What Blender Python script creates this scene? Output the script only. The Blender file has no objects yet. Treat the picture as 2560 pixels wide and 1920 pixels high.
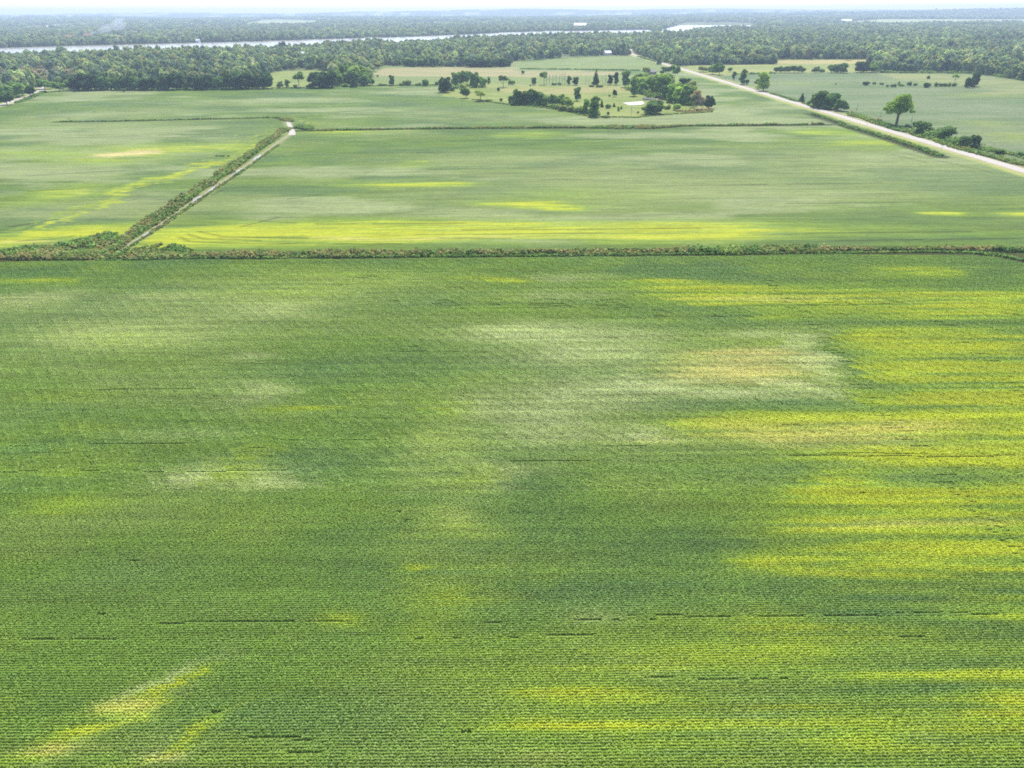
import bpy, math, random
import numpy as np
from mathutils import Matrix, Vector

random.seed(7)
RNG = np.random.default_rng(7)
S = bpy.context.scene
C = S.collection
R = math.radians

# ------------------------------------------------------------------ camera
CAM_H = 70.0
FOC = 1775.0                      # focal length in pixels of the 2560 px wide photograph
PITCH, ROLL = 27.70, -0.30
cam_d = bpy.data.cameras.new('drone_camera')
cam = bpy.data.objects.new('drone_camera', cam_d)
C.objects.link(cam)
cam_d.sensor_width = 36.0
cam_d.lens = FOC / 2560 * 36.0
cam_d.clip_start, cam_d.clip_end = 0.5, 60000
CAM_R = Matrix.Rotation(R(90 - PITCH), 3, 'X') @ Matrix.Rotation(R(ROLL), 3, 'Z')
cam.matrix_world = Matrix.Translation((0, 0, CAM_H)) @ CAM_R.to_4x4()
S.camera = cam

# ------------------------------------------------------------------ sun, sky, exposure
SUN_EL, SUN_AZ = 57.0, 12.0       # azimuth clockwise from the viewing direction (+Y)
w = bpy.data.worlds.new('World'); S.world = w; w.use_nodes = True
nt = w.node_tree
sky = nt.nodes.new('ShaderNodeTexSky'); sky.sky_type = 'NISHITA'; sky.sun_disc = False
sky.sun_elevation, sky.sun_rotation = R(SUN_EL), R(SUN_AZ)
sky.air_density, sky.dust_density, sky.ozone_density = 1.0, 1.2, 1.0
bg = nt.nodes['Background']; bg.inputs['Strength'].default_value = 0.15
nt.links.new(sky.outputs[0], bg.inputs[0])
sd = bpy.data.lights.new('sun', 'SUN'); sd.energy = 4.2; sd.angle = R(0.5); sd.color = (1, .95, .87)
sun = bpy.data.objects.new('sun', sd); C.objects.link(sun)
sv = Vector((math.sin(R(SUN_AZ)) * math.cos(R(SUN_EL)), math.cos(R(SUN_AZ)) * math.cos(R(SUN_EL)), math.sin(R(SUN_EL))))
sun.rotation_euler = sv.to_track_quat('Z', 'Y').to_euler()
sun.location = (0, 0, 400)
S.view_settings.view_transform = 'Standard'; S.view_settings.look = 'None'
S.view_settings.exposure = 1.0; S.view_settings.gamma = 1
cy = S.cycles
cy.use_denoising = False
cy.filter_width = 1.8
cy.max_bounces, cy.diffuse_bounces, cy.glossy_bounces, cy.transmission_bounces = 6, 3, 2, 4
cy.volume_bounces, cy.transparent_max_bounces = 0, 12

# ------------------------------------------------------------------ helpers: ground survey
def ray(px, py):
    return CAM_R @ Vector(((px - 1280) / FOC, (960 - py) / FOC, -1.0))
def at(px, py, z=0.0):
    d = ray(px, py); t = (z - CAM_H) / d.z
    return Vector((d.x * t, d.y * t, z))
K = 2560 / 2212.0
def at2(x, y): return at(x * K, y * K)
def rise(px, py, hpx):            # height in metres of something standing at px,py and hpx pixels tall
    g = at(px, py); d = ray(px, py - hpx); t = g.y / d.y
    return CAM_H + d.z * t
def span(px, py, wpx):            # width in metres of wpx pixels at px,py
    return (at(px + wpx / 2, py) - at(px - wpx / 2, py)).length
def P2(pts): return np.array([tuple(at(*p))[:2] for p in pts])

# ------------------------------------------------------------------ helpers: noise and masks
def _h(ix, iy, s):
    n = (ix.astype(np.int64) * 374761393 + iy.astype(np.int64) * 668265263 + s * 982451653) & 0x7fffffff
    n = ((n ^ (n >> 13)) * 1274126177) & 0x7fffffff
    n = n ^ (n >> 16)
    return (n & 0xffff) / 65535.0
def vn(x, y, s=0):
    ix, iy = np.floor(x), np.floor(y); fx, fy = x - ix, y - iy
    fx = fx * fx * (3 - 2 * fx); fy = fy * fy * (3 - 2 * fy)
    a, b, c, d = _h(ix, iy, s), _h(ix + 1, iy, s), _h(ix, iy + 1, s), _h(ix + 1, iy + 1, s)
    return (a * (1 - fx) + b * fx) * (1 - fy) + (c * (1 - fx) + d * fx) * fy
def fbm(x, y, s=0, o=4):
    t, a, n = 0, .5, 0
    for k in range(o):
        t = t + a * vn(x * 2 ** k + 17.3 * k, y * 2 ** k + 9.1 * k, s + k); n += a; a *= .55
    return t / n
def sst(a, b, x):
    t = np.clip((x - a) / (b - a), 0, 1); return t * t * (3 - 2 * t)
def inpoly(x, y, poly):
    r = np.zeros(x.shape, bool); n = len(poly)
    for i in range(n):
        (x0, y0), (x1, y1) = poly[i], poly[(i + 1) % n]
        if y0 == y1: continue
        c = ((y0 > y) != (y1 > y)) & (x < (x1 - x0) * (y - y0) / (y1 - y0) + x0)
        r ^= c
    return r
def dline(x, y, pts):             # distance to a polyline
    d = np.full(x.shape, 1e9)
    for (x0, y0), (x1, y1) in zip(pts[:-1], pts[1:]):
        L = (x1 - x0) ** 2 + (y1 - y0) ** 2 + 1e-9
        t = np.clip(((x - x0) * (x1 - x0) + (y - y0) * (y1 - y0)) / L, 0, 1)
        d = np.minimum(d, np.hypot(x - x0 - t * (x1 - x0), y - y0 - t * (y1 - y0)))
    return d
def terrain(x, y):
    r = np.hypot(x, y)
    lf = sst(-.9, .5, x / (y + 1))
    a = sst(4200, 6500, r) * 26 * fbm(x / 1900, y / 900, 31, 3)
    b = sst(6500, 9500, r) * (108 * fbm(x / 2600 + 5, y / 1500, 41, 3) - 30) * (.55 + .45 * lf)
    c = sst(9500, 13000, r) * (84 * fbm(x / 3300, y / 2500, 51, 3) - 5) * (.6 + .4 * lf)
    return a + np.maximum(b, -5) + c

# ------------------------------------------------------------------ helpers: objects
def tag(o, label=None, cat=None, group=None, kind=None):
    if label: o['label'] = label
    if cat: o['category'] = cat
    if group: o['group'] = group
    if kind: o['kind'] = kind
    return o
def mesh_np(name, co, quads, mats=(), midx=None, col=None, smooth=False):
    me = bpy.data.meshes.new(name)
    co = np.asarray(co, np.float32).reshape(-1, 3); quads = np.asarray(quads, np.int32); n, k = quads.shape
    me.vertices.add(len(co)); me.vertices.foreach_set('co', co.ravel())
    me.loops.add(n * k); me.loops.foreach_set('vertex_index', quads.ravel())
    me.polygons.add(n)
    me.polygons.foreach_set('loop_start', np.arange(0, n * k, k, dtype=np.int32))
    me.polygons.foreach_set('loop_total', np.full(n, k, np.int32))
    if midx is not None: me.polygons.foreach_set('material_index', np.asarray(midx, np.int32))
    if smooth: me.polygons.foreach_set('use_smooth', np.ones(n, bool))
    me.update(calc_edges=True)
    if col is not None:
        a = me.attributes.new('tint', 'FLOAT_COLOR', 'POINT')
        c4 = np.ones((len(co), 4), np.float32); c4[:, :3] = col
        a.data.foreach_set('color', c4.ravel())
    for m in mats: me.materials.append(m)
    return me
def link(name, data, parent=None, loc=None):
    o = bpy.data.objects.new(name, data); C.objects.link(o)
    if parent: o.parent = parent
    if loc is not None: o.location = loc
    return o
class MB:                          # small mesh builder for boxes, prisms, tubes
    def __init__(s): s.v, s.f = [], []
    def add(s, vs, fs):
        b = len(s.v); s.v += [tuple(v) for v in vs]; s.f += [tuple(b + i for i in f) for f in fs]; return s
    def box(s, x0, x1, y0, y1, z0, z1):
        return s.add([(x0, y0, z0), (x1, y0, z0), (x1, y1, z0), (x0, y1, z0), (x0, y0, z1), (x1, y0, z1), (x1, y1, z1), (x0, y1, z1)],
                     [(0, 3, 2, 1), (4, 5, 6, 7), (0, 1, 5, 4), (1, 2, 6, 5), (2, 3, 7, 6), (3, 0, 4, 7)])
    def tube(s, pts, rad, n=6):
        b = len(s.v); m = len(pts)
        for i, p in enumerate(pts):
            p = Vector(p); q = Vector(pts[min(i + 1, m - 1)]) - Vector(pts[max(i - 1, 0)]); q.normalize()
            u = q.orthogonal().normalized(); v = q.cross(u)
            for k in range(n):
                a = 2 * math.pi * k / n; s.v.append(tuple(p + (u * math.cos(a) + v * math.sin(a)) * rad[i]))
        for i in range(m - 1):
            for k in range(n):
                s.f.append((b + i * n + k, b + i * n + (k + 1) % n, b + (i + 1) * n + (k + 1) % n, b + (i + 1) * n + k))
        s.f.append(tuple(b + (m - 1) * n + k for k in range(n)))
        return s
    def mesh(s, name, *mats, smooth=False):
        me = bpy.data.meshes.new(name); me.from_pydata(s.v, [], s.f)
        for m in mats: me.materials.append(m)
        if smooth: me.polygons.foreach_set('use_smooth', [True] * len(me.polygons))
        return me

# ------------------------------------------------------------------ materials
class NT:
    def __init__(s, name):
        s.m = bpy.data.materials.new(name); s.m.use_nodes = True; s.t = s.m.node_tree; s.t.nodes.clear()
        s.out = s.n('ShaderNodeOutputMaterial')
    def n(s, typ, **kw):
        d = s.t.nodes.new(typ)
        for k, v in kw.items(): setattr(d, k, v)
        return d
    def l(s, a, b): s.t.links.new(a, b)
    def mixc(s, f, a, b, mode='MIX'):
        d = s.n('ShaderNodeMix', data_type='RGBA', blend_type=mode)
        for sock, v in ((d.inputs[0], f), (d.inputs[6], a), (d.inputs[7], b)):
            if hasattr(v, 'links'): s.l(v, sock)
            elif isinstance(v, (int, float)): sock.default_value = v
            else: sock.default_value = (*v, 1)
        return d.outputs[2]
    def noise(s, scale, vec=None, detail=4, rough=.6):
        d = s.n('ShaderNodeTexNoise'); d.inputs['Scale'].default_value = scale
        d.inputs['Detail'].default_value = detail; d.inputs['Roughness'].default_value = rough
        if vec is not None: s.l(vec, d.inputs['Vector'])
        return d.outputs['Fac']
    def pos(s, sc=(1, 1, 1)):
        g = s.n('ShaderNodeNewGeometry'); m = s.n('ShaderNodeVectorMath', operation='MULTIPLY'); m.inputs[1].default_value = sc
        s.l(g.outputs['Position'], m.inputs[0]); return m.outputs[0]
    def ramp(s, f, stops):
        d = s.n('ShaderNodeValToRGB'); s.l(f, d.inputs[0]); e = d.color_ramp.elements
        while len(e) < len(stops): e.new(.5)
        for k, (p, c) in zip(e, stops): k.position = p; k.color = (*(c if hasattr(c, '__len__') else (c, c, c)), 1)
        return d.outputs[0]
def simple(name, col, rough=.8, var=.25, scale=1.5, spec=.2):
    t = NT(name); p = t.n('ShaderNodeBsdfPrincipled'); p.inputs['Roughness'].default_value = rough
    p.inputs['Specular IOR Level'].default_value = spec
    c = t.mixc(1.0, col, t.ramp(t.noise(scale, t.pos()), [(.3, 1 - var), (.7, 1 + var)]), 'MULTIPLY')
    t.l(c, p.inputs['Base Color']); t.l(p.outputs[0], t.out.inputs[0]); return t.m
def leafy(name, source, trans=.35, var=.3, gloss=.0, scale=.35, tcol=(1.25, 1.15, .45)):
    t = NT(name)
    if source == 'object': col = t.n('ShaderNodeObjectInfo').outputs['Color']
    else:
        a = t.n('ShaderNodeAttribute', attribute_name='tint', attribute_type='INSTANCER' if source == 'instance' else 'GEOMETRY'); col = a.outputs['Color']
    v = t.ramp(t.noise(scale, t.pos(), 3), [(.3, 1 - var), (.7, 1 + var)])
    c = t.mixc(1.0, col, v, 'MULTIPLY')
    d = t.n('ShaderNodeBsdfDiffuse'); t.l(c, d.inputs[0])
    tr = t.n('ShaderNodeBsdfTranslucent'); t.l(t.mixc(1.0, c, tcol, 'MULTIPLY'), tr.inputs[0])
    m = t.n('ShaderNodeMixShader'); m.inputs[0].default_value = trans; t.l(d.outputs[0], m.inputs[1]); t.l(tr.outputs[0], m.inputs[2])
    o = m.outputs[0]
    if gloss:
        g = t.n('ShaderNodeBsdfGlossy'); g.inputs['Roughness'].default_value = .5; g.inputs[0].default_value = (1, 1, 1, 1)
        m2 = t.n('ShaderNodeMixShader'); m2.inputs[0].default_value = gloss; t.l(o, m2.inputs[1]); t.l(g.outputs[0], m2.inputs[2]); o = m2.outputs[0]
    t.l(o, t.out.inputs[0]); return t.m
M_CROWN = leafy('tree_leaves', 'object', .42, .35, 0, .25)
M_FOREST = leafy('forest_leaves', 'instance', .35, .3, 0, .12)
M_SCRUB = leafy('scrub_leaves', 'vertex', .3, .3, 0, .5)
M_CROP = leafy('crop_leaves', 'instance', .42, .12, .012, 1.2, (1.2, 1.15, .5))
M_BARK = simple('bark', (.13, .10, .075), .95, .3, 2)
M_PALEBARK = simple('pale_bark', (.36, .33, .28), .9, .3, 2)
def ground_mat():
    t = NT('ground_fields')
    a = t.n('ShaderNodeAttribute', attribute_name='tint')
    n1 = t.ramp(t.noise(1.0, t.pos((.03, .17, 1)), 8, .72), [(.3, .70), (.45, .95), (.55, 1.03), (.72, 1.28)])
    n3 = t.ramp(t.noise(1.0, t.pos((.05, .6, 1)), 5, .75), [(.30, .55), (.42, .98), (.7, 1.12)])
    n2 = t.ramp(t.noise(1.0, t.pos((.30, .9, 1)), 5, .85), [(.3, .72), (.7, 1.28)])
    c = t.mixc(1.0, t.mixc(1.0, t.mixc(1.0, a.outputs['Color'], n1, 'MULTIPLY'), n2, 'MULTIPLY'), n3, 'MULTIPLY')
    p = t.n('ShaderNodeBsdfPrincipled'); p.inputs['Roughness'].default_value = .75; p.inputs['Specular IOR Level'].default_value = .04
    b = t.n('ShaderNodeBump'); b.inputs['Strength'].default_value = .7; b.inputs['Distance'].default_value = .6
    t.l(t.noise(1.0, t.pos((.4, 1.6, 1)), 5, .75), b.inputs['Height']); t.l(b.outputs[0], p.inputs['Normal'])
    t.l(c, p.inputs['Base Color']); t.l(p.outputs[0], t.out.inputs[0]); return t.m
M_GROUND = ground_mat()

# ------------------------------------------------------------------ survey lines and areas
ROAD = P2([(2900, 531), (2560, 433), (2283, 346.5), (2089, 287), (1933, 243), (1790, 200.5), (1694, 171.5)])
dv = (ROAD[5] - ROAD[1]) / np.linalg.norm(ROAD[5] - ROAD[1])          # the road is dead straight, then bends in the wood
ROAD = np.array([ROAD[3] + dv * s for s in (-600, -300, -150, 0, 150, 300, 450, 600)])
ROAD_FAR = P2([(1656, 158.5), (1613, 146), (1580, 136), (1572, 130), (1580, 123)])
ROAD_ALL = np.vstack([ROAD[ROAD[:, 1] < ROAD_FAR[0][1] - 40], ROAD_FAR])
LANE = P2([(-300, 322), (0, 264), (40, 251), (75, 239), (108, 224), (100, 217), (130, 209)])
DITCH_L = P2([(232, 658), (284, 636), (359, 589), (440, 534), (509, 486), (579, 440), (642, 395), (690, 360), (727, 334), (724, 320), (718, 304)])
DITCH_F = P2([(-300, 655), (0, 649), (400, 643), (1000, 640), (1700, 634), (2150, 628), (2420, 629), (2500, 636), (2580, 655), (2700, 690)])
DITCH_M = P2([(727, 328), (800, 325), (1050, 322), (1267, 320), (1502, 320), (1628, 321), (1701, 315), (1990, 313), (2070, 312)])
DITCH_U = P2([(140, 305), (300, 303), (560, 297), (690, 294), (716, 302)])
DITCH_R = P2([(2028, 285), (2090, 306), (2160, 329), (2250, 357), (2350, 392)])
FRONT = [(-900, 330), (-200, 262), (0, 236), (60, 225), (110, 214), (185, 214), (640, 210), (652, 186), (700, 178), (785, 175), (826, 178), (836, 213), (925, 211), (930, 190), (924, 178), (960, 163),
         (985, 165), (1100, 167), (1270, 167), (1282, 153), (1400, 145), (1500, 139), (1580, 139), (1610, 149), (1665, 167), (1720, 163.5), (1935, 160), (1938, 148.5), (2168, 148), (2176, 179), (2420, 181), (2560, 201), (2760, 226), (3400, 300)]
FOREST = np.vstack([P2(FRONT), [(30000, 400), (30000, 30000), (-30000, 30000), (-30000, 400)]])
RIV_FAR = [(-500, 134), (0, 120), (150, 115.5), (300, 111.5), (640, 103.5), (870, 96), (1000, 92.5), (1180, 85.5), (1280, 80.5), (1450, 77), (1625, 74)]
RIV_NEAR = [(1640, 88), (1450, 94), (1280, 98), (1180, 103), (1000, 113), (870, 118), (640, 126), (300, 138), (150, 142), (0, 146), (-500, 160)]
RIVER = P2(RIV_FAR + RIV_NEAR)
LAKE = P2([(1712, 57.5), (1880, 58), (1890, 66), (1880, 72), (1800, 75), (1740, 78), (1710, 86), (1640, 87), (1655, 74)])
ISLAND = P2([(1098, 234), (1112, 212), (1180, 205), (1290, 212), (1560, 213), (1600, 196), (1690, 190), (1730, 215), (1778, 262), (1780, 278), (1700, 283), (1640, 287), (1590, 294), (1520, 294), (1480, 291), (1420, 278), (1340, 266), (1270, 260), (1180, 250), (1110, 240)])
TAN = P2([(925, 186), (965, 170), (1120, 168), (1290, 168), (1290, 178), (1560, 179), (1530, 187), (1300, 192), (1000, 191)])
STRIP = P2([(930, 190), (1560, 187), (1560, 212), (930, 213)])
GREENF = P2([(1284, 158), (1400, 147), (1500, 141), (1575, 140), (1612, 152), (1692, 175), (1600, 176), (1400, 172), (1300, 170), (1286, 165)])
YELF = P2([(1700, 172), (1730, 165), (1935, 161), (1938, 149), (2168, 149), (2176, 181), (1960, 182), (1800, 190), (1740, 186)])
CLEARL = P2([(655, 222), (652, 187), (700, 179), (785, 176), (826, 179), (830, 215)])
FAR_FIELDS = [P2(q) for q in ([(600, 66), (650, 54), (700, 53), (800, 53.5), (790, 64)], [(2105, 61), (2115, 56.5), (2200, 53), (2560, 51), (2700, 52), (2700, 58), (2400, 60), (2200, 63)],
              [(100, 75), (190, 70), (215, 71), (120, 77)], [(1500, 62), (1560, 61.5), (1570, 63), (1510, 64)], [(1355, 62.5), (1400, 60), (1420, 61.5), (1370, 64)], [(885, 150), (930, 147), (938, 157), (890, 160)], [(60, 69), (165, 64), (170, 69), (70, 75)], [(1000, 62), (1120, 56), (1130, 61), (1010, 66)], [(1960, 66), (2060, 64), (2060, 69), (1970, 71)], [(2330, 72), (2420, 70), (2425, 76), (2340, 78)])]
TOWN = P2([(150, 104), (170, 92), (220, 86), (300, 84), (430, 76), (440, 82), (330, 94), (320, 108), (290, 111), (230, 103), (170, 105)])

# ------------------------------------------------------------------ what grows where: patches in the crops
# x, y, half width, half height on the survey photo (2212 wide), strength, tilt (metres forward per metre right)
PATCH = dict(
 Y=[(2150, 1350, 180, 200, .35), (1620, 1580, 560, 90, .28), (2120, 1000, 200, 160, .4), (2060, 800, 220, 150, .55), (2050, 1080, 260, 150, .45), (1750, 1500, 420, 130, .30), (1500, 622, 170, 8, .8), (1400, 611, 110, 6, .6), (1620, 648, 190, 10, 1), (1560, 657, 90, 6, .9), (1800, 652, 230, 16, .7), (2050, 655, 220, 20, .8), (1950, 590, 60, 8, .6), (2000, 590, 30, 6, .6),
    (1920, 738, 240, 17, 1), (1800, 731, 90, 9, .8), (2120, 742, 160, 18, 1), (1980, 812, 200, 20, .9), (1870, 800, 70, 12, .7), (2120, 862, 180, 38, .9), (1950, 868, 150, 26, .8), (1800, 905, 120, 10, .7), (1680, 690, 60, 8, .5),
    (1790, 935, 210, 34, 1), (2010, 922, 180, 16, 1), (1620, 922, 90, 10, .8), (1960, 990, 300, 8, .9), (1830, 1042, 110, 26, .8), (2050, 1075, 220, 14, .9), (1960, 1112, 280, 30, .7), (1880, 1140, 150, 22, .8),
    (1790, 1200, 140, 12, .8), (1700, 1215, 70, 14, .8), (1900, 1247, 220, 12, .8), (1990, 1236, 90, 26, .6), (2170, 1190, 90, 60, .35), (2000, 1475, 180, 16, .5), (2150, 1540, 90, 40, .75), (1740, 1540, 110, 14, .55),
    (1820, 1612, 90, 14, .5), (1300, 1580, 180, 44, .45), (1450, 1520, 110, 20, .45), (1250, 1500, 120, 14, .45), (900, 1237, 34, 8, .8), (930, 1310, 60, 44, .45), (720, 1340, 50, 14, .6), (1600, 1420, 500, 60, .22), (1750, 1370, 260, 26, .3),
    (1000, 1100, 90, 200, .38), (970, 900, 60, 40, .35), (150, 1100, 90, 16, .6), (150, 1030, 34, 6, .7), (660, 885, 54, 6, .7), (600, 890, 40, 14, .3), (580, 1010, 80, 44, .6), (110, 1625, 100, 30, .55, .35), (200, 1585, 90, 34, .45, .6), (290, 1545, 60, 22, .4, .7),
    (390, 1478, 60, 14, .5, .6), (330, 1640, 70, 22, .5, .6), (430, 1590, 60, 20, .5, .6), (720, 605, 180, 22, .45), (640, 640, 130, 20, .4), (1080, 605, 40, 6, .8), (990, 600, 50, 5, .6), (40, 605, 50, 5, .8), (140, 605, 34, 5, .6), (1530, 765, 80, 40, .25), (280, 735, 120, 20, .35), (200, 855, 80, 10, .4),
    (2080, 950, 160, 12, .6), (2100, 1010, 130, 8, .5), (2060, 690, 150, 12, .5), (170, 930, 60, 14, .4), (1050, 660, 80, 30, .2), (800, 1000, 60, 40, .2),
    (1020, 504, 560, 15, 1.15), (600, 508, 190, 15, 1.1), (1480, 497, 150, 15, 1.1), (900, 484, 240, 7, .8), (1150, 441, 62, 7, .9), (1190, 448, 40, 5, 1), (880, 398, 130, 5, .75), (900, 355, 40, 4, .5), (1130, 292, 60, 6, .4), (2060, 463, 34, 4, 1.1), (2205, 465, 40, 4, 1.1),
    (1800, 286, 70, 7, .42), (1870, 310, 110, 9, .45), (400, 522, 60, 10, .7), (1250, 420, 120, 14, .25), (740, 285, 80, 5, .4),
    (350, 392, 75, 14, .72, .42), (310, 412, 44, 12, .6, .5), (415, 368, 60, 9, .75, .35), (330, 407, 70, 6, .75, .4), (380, 376, 40, 6, .8, .3), (150, 414, 70, 16, .55), (60, 515, 130, 11, 1.2, .12), (170, 503, 60, 8, .9), (260, 335, 90, 14, .55), (420, 318, 120, 8, .55), (50, 330, 120, 10, .3),
    (2140, 268, 70, 7, .5), (2190, 296, 70, 9, .7), (2100, 178, 120, 6, .5), (2120, 205, 80, 4, .5), (1700, 180, 90, 4, .3)],
 P=[(1400, 780, 360, 70, .22), (1010, 1020, 70, 120, .4), (260, 700, 260, 60, .4), (640, 640, 260, 40, .45), (1230, 900, 220, 60, .35), (440, 1036, 54, 18, 1), (645, 1040, 60, 18, 1), (530, 1030, 120, 24, .6), (550, 842, 44, 16, .9), (510, 777, 40, 7, .7), (300, 722, 160, 26, .8), (280, 738, 110, 11, .8), (620, 655, 120, 22, .55), (700, 608, 170, 20, .4), (600, 668, 60, 12, .9), (60, 650, 80, 20, .8), (420, 640, 120, 10, .4),
    (1150, 722, 120, 18, .9), (1260, 752, 150, 34, .65), (1090, 708, 50, 14, .7), (1450, 830, 90, 12, .9), (1590, 854, 110, 11, 1.3), (1690, 836, 60, 12, 1.2, -.3), (1735, 800, 34, 30, 1.2), (1745, 768, 26, 26, 1.1), (1700, 742, 60, 10, .9, .3), (1630, 724, 80, 9, .8), (1480, 838, 60, 9, .9, .3), (1400, 815, 60, 10, .7, .3), (1290, 850, 120, 34, .55), (1220, 925, 70, 30, .55), (1065, 880, 44, 20, .7), (1440, 942, 70, 14, .6),
    (1010, 1125, 54, 24, .8), (1080, 1020, 60, 30, .45), (960, 950, 50, 30, .4), (1190, 602, 60, 9, .5), (290, 1525, 70, 30, .9, .7), (240, 1575, 50, 26, .7, .7), (340, 1490, 44, 16, .5), (320, 1650, 40, 16, .7), (1390, 1440, 70, 26, .35), (1330, 1330, 50, 14, .3), (2010, 1130, 180, 9, .5), (1600, 1560, 60, 60, .25), (2010, 1600, 60, 40, .25), (400, 945, 120, 12, .3), (1200, 640, 120, 12, .4),
    (1300, 400, 380, 46, .5), (1950, 355, 320, 40, .5), (1010, 462, 110, 11, .6), (800, 440, 90, 10, .4), (1150, 345, 260, 12, .4), (1700, 420, 260, 12, .45), (560, 440, 60, 14, .4),
    (200, 280, 220, 20, .5), (120, 370, 160, 14, .5), (300, 440, 160, 24, .6), (80, 460, 120, 14, .6), (480, 300, 80, 10, .4), (380, 340, 100, 10, .3), (200, 248, 90, 7, .7), (330, 240, 60, 5, .4), (480, 222, 200, 6, .35), (900, 240, 120, 8, .3), (1100, 255, 160, 8, .35), (1650, 245, 60, 14, .35),
    (1980, 230, 200, 8, .5), (2150, 235, 90, 9, .6), (1900, 200, 150, 5, .3), (2030, 255, 100, 6, .4)],
 T=[(1600, 788, 84, 28, .9), (1610, 765, 60, 12, .7), (1570, 815, 60, 12, .6), (1430, 957, 80, 7, .5), (110, 1635, 70, 12, .6), (320, 1655, 50, 10, .5), (1790, 942, 180, 20, .75), (1680, 960, 60, 8, .6), (1960, 922, 120, 8, .5), (1660, 650, 150, 5, .6), (2050, 1135, 160, 7, .5), (270, 1540, 34, 20, .4),
    (700, 515, 300, 6, .5), (1200, 512, 350, 5, .4), (260, 332, 56, 9, 1.3), (275, 330, 34, 4, 1.4), (482, 320, 14, 2.5, 1.3), (150, 418, 40, 8, .4), (60, 522, 110, 5, .5), (2190, 200, 40, 3, .8), (1150, 1640, 90, 14, .3)],
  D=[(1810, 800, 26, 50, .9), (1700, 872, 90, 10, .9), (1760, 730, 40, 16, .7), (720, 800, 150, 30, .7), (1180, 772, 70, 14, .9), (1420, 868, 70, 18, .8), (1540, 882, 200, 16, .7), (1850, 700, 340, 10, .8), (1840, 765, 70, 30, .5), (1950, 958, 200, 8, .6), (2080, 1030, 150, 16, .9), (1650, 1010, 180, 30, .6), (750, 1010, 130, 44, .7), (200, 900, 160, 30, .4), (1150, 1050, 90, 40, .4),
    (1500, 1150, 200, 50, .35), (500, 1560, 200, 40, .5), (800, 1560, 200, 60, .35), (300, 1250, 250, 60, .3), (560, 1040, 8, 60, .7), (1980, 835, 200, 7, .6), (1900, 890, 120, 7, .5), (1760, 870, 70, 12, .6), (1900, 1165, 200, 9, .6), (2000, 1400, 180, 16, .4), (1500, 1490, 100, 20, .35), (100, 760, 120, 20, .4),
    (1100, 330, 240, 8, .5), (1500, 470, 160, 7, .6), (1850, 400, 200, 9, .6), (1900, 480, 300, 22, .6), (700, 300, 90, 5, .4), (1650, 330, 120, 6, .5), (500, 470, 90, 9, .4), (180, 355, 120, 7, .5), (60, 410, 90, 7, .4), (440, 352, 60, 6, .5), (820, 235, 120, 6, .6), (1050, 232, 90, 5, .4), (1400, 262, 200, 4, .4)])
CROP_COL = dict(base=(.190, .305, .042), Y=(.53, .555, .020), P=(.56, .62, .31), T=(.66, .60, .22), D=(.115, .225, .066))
def patches(x, y, scale_noise=1.0):
    wx = x + (14 * (fbm(x / 34, y / 20, 3, 3) - .5) + 7 * (fbm(x / 9, y / 2.2, 5, 3) - .5)) * (1 + y / 260); wy = y + (5 * (fbm(x / 40, y / 9, 7, 3) - .5)) * (.6 + y / 220)
    out = {}
    for k, lst in PATCH.items():
        m = np.ones(x.shape)
        for (u, v, a, b, s, *_) in lst:
            if k in 'YP' and u < 1150 and 560 < v < 1400: s = s * .72
            c = at2(u, v); rx = (at2(u + a, v) - c).length; ry = abs(at2(u, v - b).y - at2(u, v + b).y) / 2
            sl = (at2(u + a, v - a * _[0]).y - c.y) / (at2(u + a, v - a * _[0]).x - c.x) if _ else 0.0
            q = ((wx - c.x) / rx) ** 2 + ((wy - c.y - sl * (wx - c.x)) / ry) ** 2
            sel = q < 9
            m[sel] *= 1 - np.minimum(s, .97) * np.exp(-(.62 if k in 'YP' else .7) * q[sel] ** 1.1)
        out[k] = 1 - m
    st = fbm(x / 24, y / 1.1, 11, 3); st2 = fbm(x / 26, y / 4.5, 13, 3)
    for k in out:
        amp = dict(Y=1.7, P=.8, T=1.0, D=.9)[k]
        out[k] = np.clip(out[k] * (1.0 + amp * (1.2 * st + .8 * st2 - 1.0)), 0, 1)
    return out
def mix(a, b, f): return a * (1 - f[..., None]) + np.asarray(b) * f[..., None]
def crop_colour(x, y, base=None):
    c = np.empty(x.shape + (3,)); c[:] = CROP_COL['base'] if base is None else base
    b = fbm(x / 60, y / 26, 21, 4); s = fbm(x / 30, y / 1.0, 23, 3); b2 = fbm(x / 14, y / 8, 25, 3)
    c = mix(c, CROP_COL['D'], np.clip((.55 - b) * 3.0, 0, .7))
    c = mix(c, (.245, .350, .042), np.clip((b2 - .5) * 2.4, 0, .55))
    c = mix(c, (.27, .350, .105), np.clip((b - .55) * 3, 0, .5))
    m = patches(x, y)
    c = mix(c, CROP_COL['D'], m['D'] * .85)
    c = mix(c, (.36, .43, .16), np.clip(m['P'] * 1.7, 0, .85)); c = mix(c, CROP_COL['P'], np.clip(m['P'] * 1.5 - .75, 0, .75))
    m['Y'] = m['Y'] * (1 - .8 * m['D']) * (1 - .75 * np.clip(m['P'] * 1.3, 0, 1) * (x > 20) * (y > 90)); c = mix(c, (.315, .430, .036), np.clip(m['Y'] * 1.6, 0, .85)); c = mix(c, CROP_COL['Y'], np.clip(m['Y'] * 1.15 - .46, 0, .68))
    c = mix(c, CROP_COL['T'], np.clip(m['T'] * .75, 0, .8))
    return c * (.74 + .52 * s)[..., None]

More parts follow.
